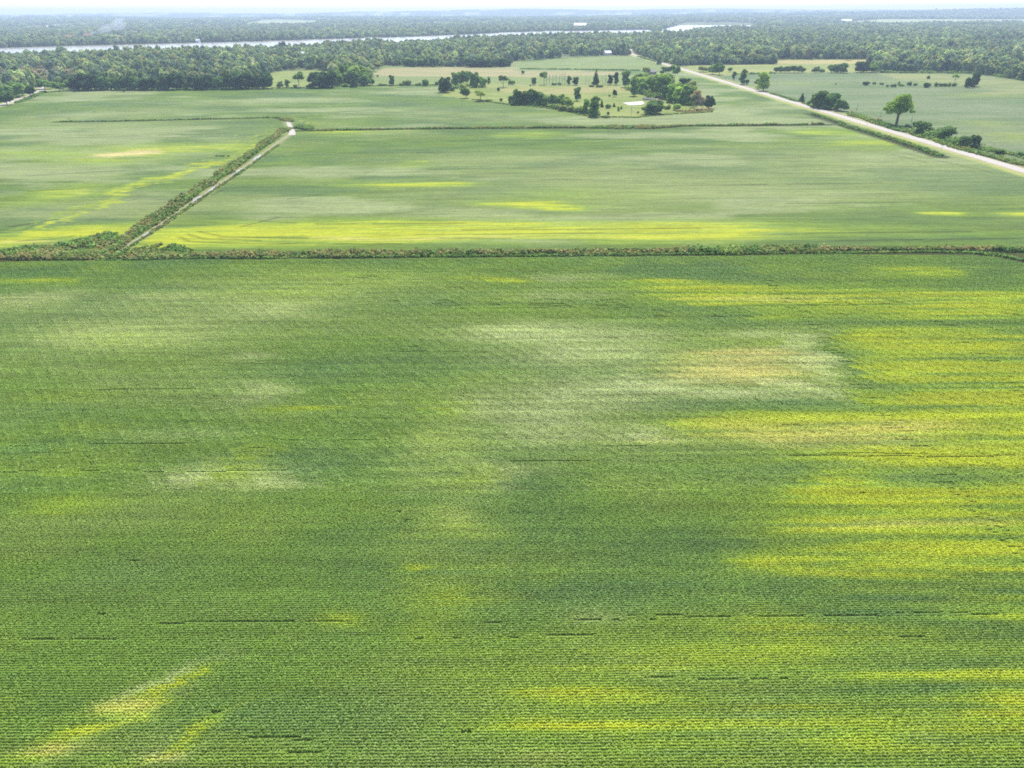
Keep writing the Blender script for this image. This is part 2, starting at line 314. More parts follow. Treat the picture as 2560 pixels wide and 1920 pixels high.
LINES = [[(0, 352), (100, 346), (330, 340)], [(60, 380), (300, 366)], [(40, 415), (200, 405)], [(420, 352), (520, 352)], [(330, 470), (420, 440), (480, 410)], [(40, 521), (130, 515), (185, 503)], [(20, 490), (120, 474)], [(200, 445), (330, 425)], [(100, 300), (300, 292), (500, 288)],
         [(388, 512), (410, 522), (520, 526), (900, 527)], [(405, 506), (440, 516), (560, 520)], [(430, 500), (480, 511), (640, 514), (1100, 515)], [(520, 490), (560, 480), (600, 470)], [(560, 478), (700, 484), (1000, 482)], [(1000, 497), (1500, 493), (1640, 490)], [(900, 507), (1300, 503)],
         [(380, 528), (410, 540), (520, 545)], [(1000, 305), (1400, 300)], [(900, 330), (1200, 326)], [(1500, 345), (1760, 340)], [(1250, 372), (1420, 366)], [(1560, 400), (1900, 395)], [(1700, 440), (2000, 436)], [(1650, 505), (2100, 500)], [(1800, 520), (2200, 515)], [(700, 400), (760, 380), (800, 372)], [(620, 430), (700, 420)], [(1950, 330), (2140, 372)], [(1930, 335), (2100, 372)],
         [(120, 232), (140, 246), (150, 258)], [(205, 240), (210, 256)], [(250, 246), (300, 240)], [(600, 232), (900, 226)], [(760, 262), (1000, 258)]]
def far_look(c, x, y):
    m = patches(x, y); n = fbm(x / 80 + 3, y / 36, 203, 5); n2 = fbm(x / 50, y / 20 + 7, 207, 5)
    c = mix(c, (.13, .235, .085), .7 * sst(.52, .34, n2)); c = mix(c, (.46, .52, .28), .9 * np.maximum(sst(.46, .66, n), m['P'] * .8)) + np.array((.015, .02, .012))
    st = (.75 + .5 * fbm(x / 30, y / 1.3, 209, 3))[..., None]
    c = c * st; c = mix(c, (.42, .58, .09), np.clip(m['Y'] * 1.8, 0, .8)); c = mix(c, (.80, .82, .06), np.clip(m['Y'] * 1.5 - .5, 0, .85)); return mix(c, (1.2, .92, .55), np.clip((m['T'] - .35) * 1.4, 0, .9))
# ------------------------------------------------------------------ ground
def ground_colour(x, y):
    far_base = np.array((.098, .150, .062))
    c = crop_colour(x, y)
    f1y = np.interp(x, DITCH_F[:-3, 0], DITCH_F[:-3, 1])
    inF1 = y < f1y
    soil = np.array((.16, .20, .07))
    c = np.where(inF1[..., None], soil * .55 + c * .45, far_look(c, x, y))
    nz = fbm(x / 25, y / 25, 61, 4)
    def zone(poly, a, b, sc=(30, 12), seed=3, keep=0.0):
        nonlocal c
        m = inpoly(x + 6 * (vn(x / 15, y / 15, seed) - .5), y + 6 * (vn(x / 15, y / 15, seed + 1) - .5), poly)
        n = fbm(x / sc[0], y / sc[1], seed + 2, 4)
        z = .74 * mix(np.broadcast_to(np.asarray(a, float), c.shape).copy(), b, sst(.35, .65, n))
        c = np.where(m[..., None], z * (1 - keep) + c * keep, c)
    # beyond the road
    side = (x - ROAD[0][0]) * dv[1] - (y - ROAD[0][1]) * dv[0]
    right = (side > 0)
    blue = mix(np.broadcast_to(np.array((.29, .41, .195)), c.shape).copy(), (.41, .50, .29), sst(.4, .65, fbm(x / 120, y / 25, 71, 4)))
    mm = patches(x, y)
    for k in 'PYT': blue = mix(blue, dict(P=(.54, .60, .42), Y=(.68, .78, .16), T=(1., .82, .42))[k], mm[k] * .8)
    c = np.where((right & (y > 200))[..., None], blue * .80, c)
    zone(STRIP, (.46, .60, .22), (.54, .62, .25), seed=81)
    zone(TAN, (.92, .76, .46), (.72, .70, .38), (80, 8), 83)
    zone(GREENF, (.54, .66, .26), (.44, .57, .22), (90, 10), 85)
    zone(YELF, (.80, .78, .28), (.56, .66, .24), (120, 14), 87)
    zone(P2([(1940, 152), (2165, 150), (2165, 158), (1945, 160)]), (1.1, .88, .48), (.9, .78, .38), (100, 10), 88)
    zone(P2([(2195, 184), (2420, 185), (2560, 205), (2800, 232), (2800, 250), (2560, 232), (2440, 220), (2390, 208), (2250, 200)]), (.64, .68, .32), (.50, .58, .27), (60, 12), 90)
    zone(CLEARL, (.66, .74, .24), (.50, .62, .2), (25, 12), 89)
    zone(ISLAND, (.68, .74, .24), (.50, .62, .18), (22, 12), 91)
    zone(P2([(1250, 222), (1560, 217), (1580, 228), (1400, 236), (1260, 232)]), (.85, .74, .36), (.68, .70, .26), (26, 9), 93)
    zone(FOREST, (.22, .30, .13), (.46, .52, .24), (60, 60), 95)
    for q in FAR_FIELDS: zone(q, (.85, .95, .55), (.95, .95, .65), (200, 60), 97)
    zone(TOWN, (.85, .75, .45), (.40, .50, .24), (60, 40), 99)
    # verges and banks
    dr = dline(x, y, ROAD_ALL); e = 5 * (nz - .5)
    c = mix(c, (.62, .68, .24), 1 - sst(8 + e, 11 + e, dr))
    c = mix(c, (.85, .70, .44), 1 - sst(4.6, 6.5 + .5 * e, dr))
    c = mix(c, (.50, .42, .34), ((side > 0) & (dr > 3.4) & (dr < 7.5 + e) & (y > 150)) * .8)
    for ln in LINES:
        d_ = dline(x, y, np.array([tuple(at2(*p))[:2] for p in ln])); c = c * (1 - .42 * (1 - sst(.25, .8 + y / 700, d_)) * (vn(x / 11, y / 11, 5) > .28))[..., None]
    dl = dline(x, y, LANE); c = mix(c, (.68, .68, .3), 1 - sst(5, 9, dl))
    df = dline(x, y, DITCH_F); c = mix(c, (.12, .13, .05), 1 - sst(4, 6, df + e))
    d1 = dline(x, y, DITCH_L); c = mix(c, (.44, .48, .20), 1 - sst(2, 3.5, d1 + .4 * e)); c = mix(c, (.66, .59, .37), (1 - sst(.3, 1.0, d1 + .15 * e)) * (.3 + .7 * vn(x / 9, y / 9, 44)))
    for D_, w_ in ((DITCH_M, 3), (DITCH_U, 2), (DITCH_R, 4)): c = mix(c, (.10, .12, .045), 1 - sst(w_, w_ + 2, dline(x, y, D_) + .4 * e))
    return np.clip(c * np.array((.312, .325, .245)) * (1 + .10 * fbm(x / 50, y / 60, 201, 3)[..., None]), .006, .9)
ang = np.concatenate([np.linspace(1.45, 1.0, 12)[:-1], np.linspace(1.0, .30, 330)[:-1], np.linspace(.30, .06, 420)[:-1], np.linspace(.06, .0050, 100)])
ys = np.concatenate([[-200, -40], CAM_H / np.tan(ang)])
us = np.linspace(-1, 1, 460)
YY, UU = np.meshgrid(ys, us, indexing='ij'); XX = UU * (np.maximum(YY, 0) * .86 + 80)
ZZ = terrain(XX, YY)
nr, nc = XX.shape
idx = np.arange(nr * nc).reshape(nr, nc)
q = np.stack([idx[:-1, :-1], idx[:-1, 1:], idx[1:, 1:], idx[1:, :-1]], -1).reshape(-1, 4)
GC = ground_colour(XX, YY)
far = sst(6500, 8500, np.hypot(XX, YY))
wood = fbm(XX / 260, YY / 420, 111, 4)
hc = mix(np.broadcast_to(np.array((.05, .075, .035)), GC.shape).copy(), (.24, .26, .14), sst(.60, .66, wood)) * (.7 + .6 * vn(XX / 60, YY / 90, 113))[..., None]
GC = GC * (1 - far[..., None]) + hc * far[..., None]
g = link('ground', mesh_np('ground', np.stack([XX, YY, ZZ], -1), q, [M_GROUND], col=GC.reshape(-1, 3), smooth=True)); tag(g, kind='structure')

def strip_mesh(name, pts, half, z, mat, ncross=2, kind='structure', crown=0.0, jitter=0.0, step=6.0):
    P = [Vector(p) for p in pts]; dense = []
    for a, b in zip(P[:-1], P[1:]):
        n = max(1, int((b - a).length / step))
        dense += [a.lerp(b, i / n) for i in range(n)]
    dense.append(P[-1]); co, qs = [], []
    for i, p in enumerate(dense):
        t = (dense[min(i + 1, len(dense) - 1)] - dense[max(i - 1, 0)]).normalized(); nrm = Vector((-t.y, t.x))
        h = half(i / (len(dense) - 1)) if callable(half) else half
        h1, h2 = h * (1 + jitter * (random.random() - .5)), h * (1 + jitter * (random.random() - .5))
        for k in range(ncross + 1):
            u = k / ncross * 2 - 1; off = u * (h1 if u < 0 else h2)
            co.append((p.x + nrm.x * off, p.y + nrm.y * off, z + crown * (1 - u * u)))
    m = ncross + 1
    for i in range(len(dense) - 1):
        for k in range(ncross): qs.append((i * m + k, i * m + k + 1, (i + 1) * m + k + 1, (i + 1) * m + k))
    o = link(name, mesh_np(name, co, qs, [mat])); tag(o, kind=kind); return o
M_ROAD = simple('gravel_road', (.30, .275, .24), .9, .10, .8)
M_DIRT = simple('pale_dirt', (.20, .175, .12), .95, .18, .7)
strip_mesh('road', ROAD_ALL, 3.7, .06, M_ROAD, 6, crown=.12, jitter=.06)
strip_mesh('farm_lane', LANE, 3.0, .05, M_ROAD, 4, crown=.05, jitter=.12)
strip_mesh('bank_path', DITCH_L[:9], .55, .04, M_DIRT, 3, jitter=1.1, step=2.5)
tw = NT('water'); pw = tw.n('ShaderNodeBsdfPrincipled'); pw.inputs['Base Color'].default_value = (.24, .215, .17, 1); pw.inputs['Roughness'].default_value = .22; pw.inputs['IOR'].default_value = 1.33
bw = tw.n('ShaderNodeBump'); bw.inputs['Strength'].default_value = .15; bw.inputs['Distance'].default_value = .2; tw.l(tw.noise(.6, tw.pos()), bw.inputs['Height']); tw.l(bw.outputs[0], pw.inputs['Normal']); tw.l(pw.outputs[0], tw.out.inputs[0])
M_WATER = tw.m
def sheet(name, poly, z, mat, kind='structure'):
    me = bpy.data.meshes.new(name); me.from_pydata([(x, y, z) for x, y in poly], [], [tuple(range(len(poly)))]); me.materials.append(mat)
    o = link(name, me); 
    if kind: tag(o, kind=kind)
    return o
sheet('river', RIVER, .15, M_WATER)
sheet('lake', LAKE, .15, M_WATER)
strip_mesh('track_crossing', P2([(729, 338), (731, 330), (727, 318), (722, 310), (721, 303)]), lambda t: 2.2 - .8 * t, .07, M_ROAD, 3, jitter=.3, step=4)
for k, (a, b, hw) in enumerate([((634, 400), (652, 387), 1.2), ((580, 440), (605, 421), 1.0), ((482, 505), (502, 490), 1.5), ((355, 592), (378, 577), 1.3), ((520, 479), (545, 462), .9)]):
    strip_mesh('ditch_water', P2([a, ((a[0] + b[0]) / 2 + 1, (a[1] + b[1]) / 2), b]), lambda t, hw=hw: hw * math.sin(math.pi * (.12 + .76 * t)), .08 + .01 * k, M_WATER, 2, jitter=.6, step=2.5)

# ------------------------------------------------------------------ leaf clouds
def leaf_quads(cen, nrm, size, jit=.35):
    n = len(cen); r = RNG.normal(size=(n, 3)); nrm = nrm / (np.linalg.norm(nrm, axis=1, keepdims=True) + 1e-9)
    u = np.cross(nrm, r); u /= np.linalg.norm(u, axis=1, keepdims=True) + 1e-9; v = np.cross(nrm, u)
    s = (size * RNG.uniform(.65, 1.35, n))[:, None]
    co = np.empty((n, 4, 3)); 
    for k, (a, b) in enumerate(((-1, -1), (1, -1), (1, 1), (-1, 1))):
        ja = a * (1 + jit * RNG.uniform(-1, 1, (n, 1))); jb = b * (1 + jit * RNG.uniform(-1, 1, (n, 1)))
        co[:, k] = cen + .5 * s * (ja * u + jb * v)
    return co.reshape(-1, 3), np.arange(n * 4).reshape(n, 4)
def lobes_points(lobes, n, shell=.8):
    L = np.array(lobes, float); wgt = (L[:, 3] * L[:, 4] + L[:, 3] * L[:, 5]); pick = RNG.choice(len(L), n, p=wgt / wgt.sum())
    d = RNG.normal(size=(n, 3)); d /= np.linalg.norm(d, axis=1, keepdims=True)
    d[:, 2] = np.where(d[:, 2] < -.85, -d[:, 2], d[:, 2])
    rad = np.where(RNG.random(n) < shell, RNG.uniform(.82, 1.08, n), RNG.uniform(.35, .85, n))
    c = L[pick, :3] + d * L[pick, 3:6] * rad[:, None]
    return c, d
def crown_mesh(name, lobes, n, size, mat, up=.5):
    c, d = lobes_points(lobes, n); nr_ = d + RNG.normal(size=d.shape) * .55; nr_[:, 2] += up
    co, qd = leaf_quads(c, nr_, np.full(n, size)); return mesh_np(name, co, qd, [mat])
def trunk_mesh(name, h, r, limbs, mat, lean=(0, 0)):
    m = MB(); m.tube([(0, 0, -.02), (lean[0] * .3, lean[1] * .3, h * .35), (lean[0], lean[1], h * .8)], [r, r * .75, r * .35], 7)
    for (z, ang, ln, dz) in limbs:
        p = (lean[0] * z / h, lean[1] * z / h, z); m.tube([p, (p[0] + math.cos(ang) * ln * .5, p[1] + math.sin(ang) * ln * .5, z + dz * .6), (p[0] + math.cos(ang) * ln, p[1] + math.sin(ang) * ln, z + dz)], [r * .5, r * .35, r * .12], 5)
    return m.mesh(name, mat, smooth=True)
# every kind: unit tree 1 m tall with crown about 1 m of width at scale 1 (width and height are scaled separately)
KINDS = {}
def rnd_lobes(kind, rr):
    U = rr.uniform; L = []
    if kind == 'round':
        L.append((0, 0, .52, .34, .34, .34))
        for k in range(11):
            a = U(0, 6.28); z = U(.28, .84); rad = .40 * math.sqrt(max(0, 1 - ((z - .52) / .5) ** 2)) * U(.6, 1)
            L.append((math.cos(a) * rad, math.sin(a) * rad, z, U(.14, .22), U(.14, .22), U(.10, .16)))
    elif kind == 'dense':
        L.append((0, 0, .45, .36, .36, .40))
        for k in range(12):
            a = U(0, 6.28); z = U(.14, .86); rad = .42 * math.sqrt(max(.05, 1 - ((z - .42) / .58) ** 2)) * U(.7, 1)
            L.append((math.cos(a) * rad, math.sin(a) * rad, z, U(.15, .22), U(.15, .22), U(.11, .17)))
    elif kind == 'tall':
        for k in range(14):
            z = .2 + .74 * k / 13 + U(-.03, .03); a = U(0, 6.28); rad = U(.0, .34) * (1.1 - .8 * abs(z - .5) * 1.5)
            L.append((math.cos(a) * rad, math.sin(a) * rad, z, U(.17, .26), U(.17, .26), U(.06, .11)))
    elif kind == 'cone':
        for k in range(12):
            z = .1 + .84 * k / 11; wd = .46 * (1 - z) + .07; a = U(0, 6.28)
            L.append((math.cos(a) * wd * .25, math.sin(a) * wd * .25, z, wd, wd, .07))
    elif kind == 'vase':
        for k in range(10):
            a = U(0, 6.28); z = U(.52, .9); rad = U(.1, .36)
            L.append((math.cos(a) * rad, math.sin(a) * rad, z, U(.13, .2), U(.13, .2), U(.06, .11)))
    elif kind == 'shrub':
        for k in range(9):
            a = U(0, 6.28); z = U(.25, .62); rad = U(0, .36)
            L.append((math.cos(a) * rad, math.sin(a) * rad, z, U(.16, .24), U(.16, .24), U(.2, .32)))
    return L
def make_kind(key, kind, n, size, trunk_h, trunk_r, nl, seed, mat=M_CROWN, bark=M_BARK):
    rr = random.Random(seed); lb = rnd_lobes(kind, rr)
    cm = crown_mesh(kind + '_crown', lb, n, size, mat) if n else None
    tm = trunk_mesh(kind + '_trunk', trunk_h / .8, trunk_r, [(rr.uniform(.25, .6), rr.uniform(0, 6.28), rr.uniform(.15, .32), rr.uniform(.12, .3)) for _ in range(nl)], bark, (rr.uniform(-.05, .05), rr.uniform(-.05, .05)))
    KINDS.setdefault(key, []).append((tm, cm))
for sdd in range(4): make_kind('round', 'round', 1500, .085, .6, .028, 4, 10 + sdd)
for sdd in range(3): make_kind('dense', 'dense', 1700, .085, .6, .028, 3, 20 + sdd)
for sdd in range(3): make_kind('tall', 'tall', 1100, .10, .8, .03, 4, 30 + sdd)
for sdd in range(2): make_kind('cone', 'cone', 1100, .08, .8, .03, 0, 40 + sdd)
for sdd in range(2): make_kind('vase', 'vase', 650, .085, .6, .03, 6, 50 + sdd)
for sdd in range(3): make_kind('shrub', 'shrub', 800, .11, .4, .03, 3, 60 + sdd)
def bare_mesh(seed):
    rr = random.Random(seed); m = MB(); lx, ly = rr.uniform(-.06, .06), rr.uniform(-.06, .06)
    m.tube([(0, 0, -.02), (lx * .5, ly * .5, .5), (lx, ly, 1)], [.022, .016, .006], 6)
    for k in range(16):
        z = .25 + .7 * k / 16; a = rr.uniform(0, 6.28); l = rr.uniform(.12, .3) * (1.2 - z)
        m.tube([(lx * z, ly * z, z), (lx * z + math.cos(a) * l * .6, ly * z + math.sin(a) * l * .6, z + l * .5), (lx * z + math.cos(a) * l, ly * z + math.sin(a) * l, z + l * 1.1)], [.009, .007, .003], 4)
    return m.mesh('bare_trunk', M_PALEBARK)
for sdd in range(3): KINDS.setdefault('bare', []).append((bare_mesh(70 + sdd), None))

COL = dict(dark=(.080, .138, .048), deep=(.054, .100, .042), mid=(.095, .155, .045), light=(.155, .215, .055), olive=(.150, .180, .060), yell=(.20, .25, .05), grey=(.21, .19, .14), brown=(.19, .165, .09), blue=(.066, .118, .060))
NAME = dict(round='broadleaf_tree', dense='broadleaf_tree', tall='slender_tree', cone='conifer_tree', vase='young_tree', shrub='bush', bare='bare_tree')
n_tree = 0
def tree(x, y, h, wd, kind, colour, label, group=None, cat=None):
    global n_tree
    n_tree += 1
    tm, cm = KINDS[kind][n_tree % len(KINDS[kind])]
    nm = NAME[kind]; z = float(terrain(np.array([x]), np.array([y]))[0])
    root = link(nm, None, loc=(x, y, z)); root.rotation_euler.z = random.uniform(0, 6.28)
    tag(root, label, cat or ('bush' if kind == 'shrub' else 'tree'), group)
    c = COL[colour]; j = 2.1 * random.uniform(.82, 1.2); j *= .62 if colour == 'deep' else .80 if colour in ('dark', 'blue') else 1.0; c4 = (c[0] * j * random.uniform(.93, 1.07), c[1] * j, c[2] * j, 1)
    t = link('trunk' if kind != 'shrub' else 'stem', tm, root); t.scale = (wd if kind != 'bare' else h, wd if kind != 'bare' else h, h); t.color = c4
    if cm:
        cr = link('crown' if kind != 'shrub' else 'foliage', cm, root); cr.scale = (wd, wd, h); cr.color = c4
    return root
def ptree(px, py, hpx, wpx, kind, colour, label, group=None):
    wpx *= 1.3 if kind in ('tall', 'vase') else 1.12 if kind in ('dense', 'round') else 1
    p = at(px, py); return tree(p.x, p.y, rise(px, py, hpx), span(px, py, wpx), kind, colour, label, group)
# dark row along the far edge of the upper left field
G_ROW = 'dark trees lining the far edge of the bean field'
L_ROW = 'dense dark green broadleaf tree in the long row behind the upper left field'
for px, py, h, w_, c in ((195, 225, 40, 34, 'deep'), (222, 226, 44, 38, 'deep'), (250, 225, 42, 36, 'deep'), (272, 225, 36, 26, 'dark'), (298, 225, 32, 24, 'dark'), (320, 225, 37, 30, 'deep'), (346, 225, 36, 30, 'dark'), (379, 225, 33, 36, 'deep'), (399, 225, 26, 16, 'dark'),
                         (416, 225, 42, 28, 'deep'), (442, 224, 41, 34, 'deep'), (487, 224, 36, 30, 'deep'), (512, 224, 39, 32, 'deep'), (553, 223, 32, 28, 'dark'), (582, 223, 43, 30, 'deep'), (611, 223, 43, 34, 'deep'), (637, 222, 36, 24, 'deep'), (466, 224, 22, 14, 'mid'), (533, 223, 24, 14, 'mid')):
    ptree(px, py, h, w_ * 1.1, 'dense', c, L_ROW, G_ROW)
ptree(648, 222, 34, 28, 'dense', 'deep', 'dark broadleaf tree ending the row beside the small yellow clearing')
ptree(668, 221, 41, 34, 'dense', 'deep', 'round dark tree standing left of the yellow clearing')
ptree(798, 220, 41, 42, 'dense', 'deep', 'broad dark tree, left of a pair right of the clearing')
ptree(824, 219, 43, 38, 'dense', 'deep', 'dark broadleaf tree, right of a pair right of the clearing')
ptree(701, 220, 18, 16, 'round', 'dark', 'low round dark tree in the yellow clearing')
ptree(719, 219, 20, 12, 'tall', 'mid', 'thin pale green tree in the middle of the clearing')
ptree(748, 219, 42, 24, 'vase', 'mid', 'tall thin stemmed tree with a high crown in the clearing')
ptree(738, 219, 9, 12, 'shrub', 'dark', 'small dark bush at the foot of the thin tree')
ptree(771, 219, 7, 16, 'shrub', 'dark', 'flat dark bush at the right end of the clearing')
ptree(886, 218, 29, 22, 'cone', 'deep', 'dark cone shaped evergreen at the field corner')
ptree(912, 214, 28, 26, 'dense', 'dark', 'dark bushy tree right of the cone shaped evergreen')
ptree(932, 213, 18, 12, 'round', 'dark', 'small dark tree last in the corner thicket')
ptree(860, 217, 10, 26, 'shrub', 'mid', 'low green bush left of the cone shaped evergreen')
for px, py, h, w_, k, c in ((845, 200, 26, 24, 'round', 'mid'), (868, 205, 28, 26, 'round', 'olive'), (900, 200, 28, 26, 'round', 'mid'), (918, 196, 24, 24, 'round', 'olive'), (846, 184, 20, 26, 'round', 'olive'), (880, 186, 22, 26, 'round', 'olive'), (905, 184, 22, 24, 'round', 'light'), (925, 178, 20, 22, 'round', 'olive'), (945, 172, 20, 24, 'round', 'olive')):
    ptree(px, py, h, w_, k, c, 'olive green tree in the rough thicket right of the clearing', 'thicket trees by the tan strip')
# left corner by the lane
for px, py, h, w_, c, l in ((18, 262, 36, 34, 'dark', 'dark tree at the left end of the pale lane'), (78, 242, 31, 22, 'deep', 'dark narrow tree beside the pale lane'), (113, 223, 27, 34, 'mid', 'rounded green tree above the bend of the pale lane'),
                            (149, 227, 24, 28, 'mid', 'rounded green tree between lane bend and the dark row'), (172, 223, 26, 22, 'mid', 'green tree touching the left end of the dark row'), (107, 232, 7, 20, 'shrub', 'small flat bush at the lane bend')):
    ptree(px, py, h, w_, 'shrub' if c == 'shrub' else 'round', 'dark' if c == 'shrub' else c, l)
for px, py, h, w_ in ((28, 245, 34, 30), (45, 243, 36, 30), (58, 239, 34, 28), (8, 246, 36, 32), (66, 232, 28, 24), (38, 232, 30, 30), (-14, 252, 36, 30)):
    ptree(px, py, h, w_, 'round', 'mid', 'green broadleaf tree in the clump left of the pale lane', 'clump of trees beside the lane')
ptree(311, 230, 10, 9, 'shrub', 'dark', 'small dark bush alone at the edge of the upper field')
# hedgerow between the upper field and the strip
for px, py, h, w_, k, c, l in ((958, 214, 6, 22, 'shrub', 'dark', 'flat dark bush at the left end of the broken hedge line'), (981, 214, 25, 14, 'tall', 'dark', 'narrow dark tree in the broken hedge line'), (1018, 213, 15, 28, 'shrub', 'mid', 'wide green bush in the broken hedge line'), (1004, 214, 8, 16, 'shrub', 'dark', 'low bush beside the wide green bush'),
                               (1064, 214, 19, 24, 'shrub', 'dark', 'dark double bush in the broken hedge line'), (1092, 213, 11, 12, 'shrub', 'dark', 'small bush near the right end of the broken hedge'), (1045, 214, 8, 16, 'shrub', 'mid', 'flat bush between two taller hedge bushes'),
                               (944, 192, 6, 7, 'shrub', 'dark', 'tiny bush beside the tan field corner'), (1083, 168, 7, 8, 'shrub', 'dark', 'tiny round bush at the far edge of the tan field'), (1307, 186, 11, 8, 'round', 'dark', 'tiny tree alone in the tan strip')):
    ptree(px, py, h, w_, k, c, l)
# farmstead island
for px, py, h, w_, k, c, l in ((1114, 231, 40, 28, 'dense', 'deep', 'tall dark tree at the left tip of the farmstead'), (1101, 229, 14, 12, 'shrub', 'dark', 'dark bush at the foot of the left tip tree'), (1131, 228, 14, 12, 'shrub', 'mid', 'green bush right of the left tip tree'),
                               (1139, 216, 33, 20, 'tall', 'dark', 'first slender dark tree in the left farmstead clump'), (1152, 211, 30, 20, 'tall', 'dark', 'second slender dark tree in the left farmstead clump'), (1165, 213, 39, 26, 'round', 'dark', 'tallest round tree in the left farmstead clump'),
                               (1187, 218, 38, 22, 'dense', 'dark', 'dark tree on the right of the left farmstead clump'), (1207, 218, 28, 22, 'round', 'mid', 'lighter round tree right of the left farmstead clump'), (1155, 222, 15, 28, 'shrub', 'olive', 'greyish green bush below the left farmstead clump'),
                               (1165, 245, 28, 24, 'round', 'dark', 'round dark tree on the near left lawn'), (1201, 253, 28, 26, 'vase', 'light', 'light green vase shaped tree on the near left lawn'), (1222, 210, 17, 8, 'tall', 'dark', 'slim dark tree at the lane end'),
                               (1246, 228, 10, 10, 'shrub', 'deep', 'small round dark bush alone on the dry lawn'), (1258, 218, 31, 20, 'vase', 'dark', 'dark irregular tree leaning over the farm lane'), (1280, 212, 16, 18, 'shrub', 'mid', 'hazy green bush beside the farm lane'),
                               (1252, 254, 10, 9, 'shrub', 'dark', 'small bush left of the slender tree row'), (1222, 254, 7, 22, 'shrub', 'dark', 'low dark bush under the vase shaped tree')):
    ptree(px, py, h, w_, k, c, l)
for px, py, h, w_ in ((1289, 262, 37, 17), (1302, 262, 33, 15), (1313, 262, 34, 15), (1326, 262, 38, 17), (1339, 262, 34, 16), (1351, 263, 32, 17), (1278, 259, 18, 14), (1362, 264, 24, 16)):
    ptree(px, py, h, w_ * 1.25, 'tall', 'dark', 'slender dark tree in the near left row of the farmstead', 'row of slender trees on the farmstead edge')
for px, py, h, w_, c in ((1371, 266, 28, 22, 'mid'), (1385, 267, 34, 22, 'dark'), (1399, 268, 34, 22, 'mid'), (1412, 270, 30, 24, 'mid'), (1424, 272, 28, 24, 'light')):
    ptree(px, py, h, w_, 'round', c, 'green broadleaf tree continuing the near left row of the farmstead', 'broadleaf trees on the farmstead edge')
for px, py, h, w_ in ((1393, 273, 16, 22), (1408, 277, 18, 26), (1425, 280, 18, 24), (1442, 282, 18, 24), (1455, 284, 22, 20), (1376, 269, 12, 18)):
    ptree(px, py, h, w_, 'shrub', 'olive', 'grey green shrub along the near edge of the farmstead', 'shrubs along the farmstead edge')
for px, py, h, w_, k, c, l in ((1442, 252, 33, 18, 'tall', 'dark', 'tall dark tree rising behind the near shrub row'), (1465, 284, 36, 18, 'tall', 'mid', 'slender tree left of the tall corner tree'), (1485, 292, 49, 27, 'tall', 'dark', 'tall corner tree at the nearest point of the farmstead'),
                               (1504, 268, 20, 9, 'cone', 'deep', 'small dark conifer on the lawn'), (1519, 271, 13, 20, 'shrub', 'dark', 'dark bush right of the small conifer'), (1535, 267, 10, 8, 'cone', 'deep', 'tiny conifer left of the concrete slab'), (1520, 287, 9, 10, 'shrub', 'deep', 'small dark bush on the near lawn'),
                               (1553, 273, 9, 7, 'cone', 'dark', 'tiny conifer in front of the concrete slab'), (1546, 278, 12, 6, 'tall', 'mid', 'tiny sapling in front of the concrete slab'), (1595, 283, 6, 8, 'shrub', 'dark', 'tiny bush left of the big round tree'), (1513, 294, 6, 26, 'shrub', 'dark', 'flat dark bush at the nearest lawn edge'),
                               (1536, 242, 19, 12, 'round', 'deep', 'small dark tree in the middle of the lawn'), (1524, 242, 6, 8, 'shrub', 'dark', 'tiny bush beside the small lawn tree'), (1633, 285, 35, 50, 'dense', 'dark', 'big round bushy tree right of the concrete slab'),
                               (1669, 273, 12, 22, 'shrub', 'mid', 'green bush right of the big round tree'), (1692, 275, 18, 26, 'shrub', 'light', 'light green bush in the right corner of the farmstead'), (1578, 292, 29, 10, 'bare', 'grey', 'bare dead tree standing at the near lawn edge'),
                               (1584, 240, 46, 18, 'tall', 'mid', 'tall narrow poplar beside the gravel drive'), (1563, 218, 40, 22, 'tall', 'dark', 'dark tree at the right end of the farm lane'), (1685, 210, 50, 20, 'vase', 'dark', 'tall tree with a bare stem near the road'),
                               (1616, 186, 21, 20, 'round', 'olive', 'dull green tree left of the weathered shed'), (1665, 183, 18, 24, 'round', 'dark', 'dark round tree right of the weathered shed'), (1655, 186, 12, 14, 'shrub', 'dark', 'dark bush beside the weathered shed'),
                               (1711, 217, 22, 28, 'dense', 'deep', 'very dark bush near the road end of the farmstead'), (1728, 224, 24, 22, 'round', 'olive', 'olive tree right of the very dark bush'), (1740, 268, 42, 24, 'tall', 'brown', 'brownish half dead tree at the right tip'), (1757, 270, 30, 20, 'round', 'grey', 'greyish bare shrub at the right tip'),
                               (1772, 271, 33, 24, 'dense', 'deep', 'dark tree at the right tip of the farmstead'), (1750, 276, 8, 40, 'shrub', 'brown', 'brown weedy shrub at the right tip')):
    ptree(px, py, h, w_, k, c, l)
for px, py, h, w_, k, c in ((1597, 226, 38, 24, 'round', 'light'), (1612, 224, 34, 24, 'round', 'mid'), (1608, 234, 30, 22, 'round', 'mid'), (1626, 231, 40, 26, 'round', 'mid'), (1640, 236, 46, 26, 'round', 'dark'), (1655, 240, 50, 28, 'tall', 'mid'), (1668, 226, 38, 24, 'round', 'mid'), (1630, 216, 32, 26, 'round', 'light'), (1650, 214, 34, 26, 'round', 'light'),
                            (1592, 212, 30, 22, 'round', 'mid'), (1610, 210, 30, 24, 'round', 'mid'), (1664, 248, 34, 24, 'tall', 'dark'), (1670, 208, 28, 22, 'round', 'mid')):
    ptree(px, py, h, w_ * 1.25, k, c, 'green broadleaf tree in the grove right of the gravel drive', 'grove right of the gravel drive')
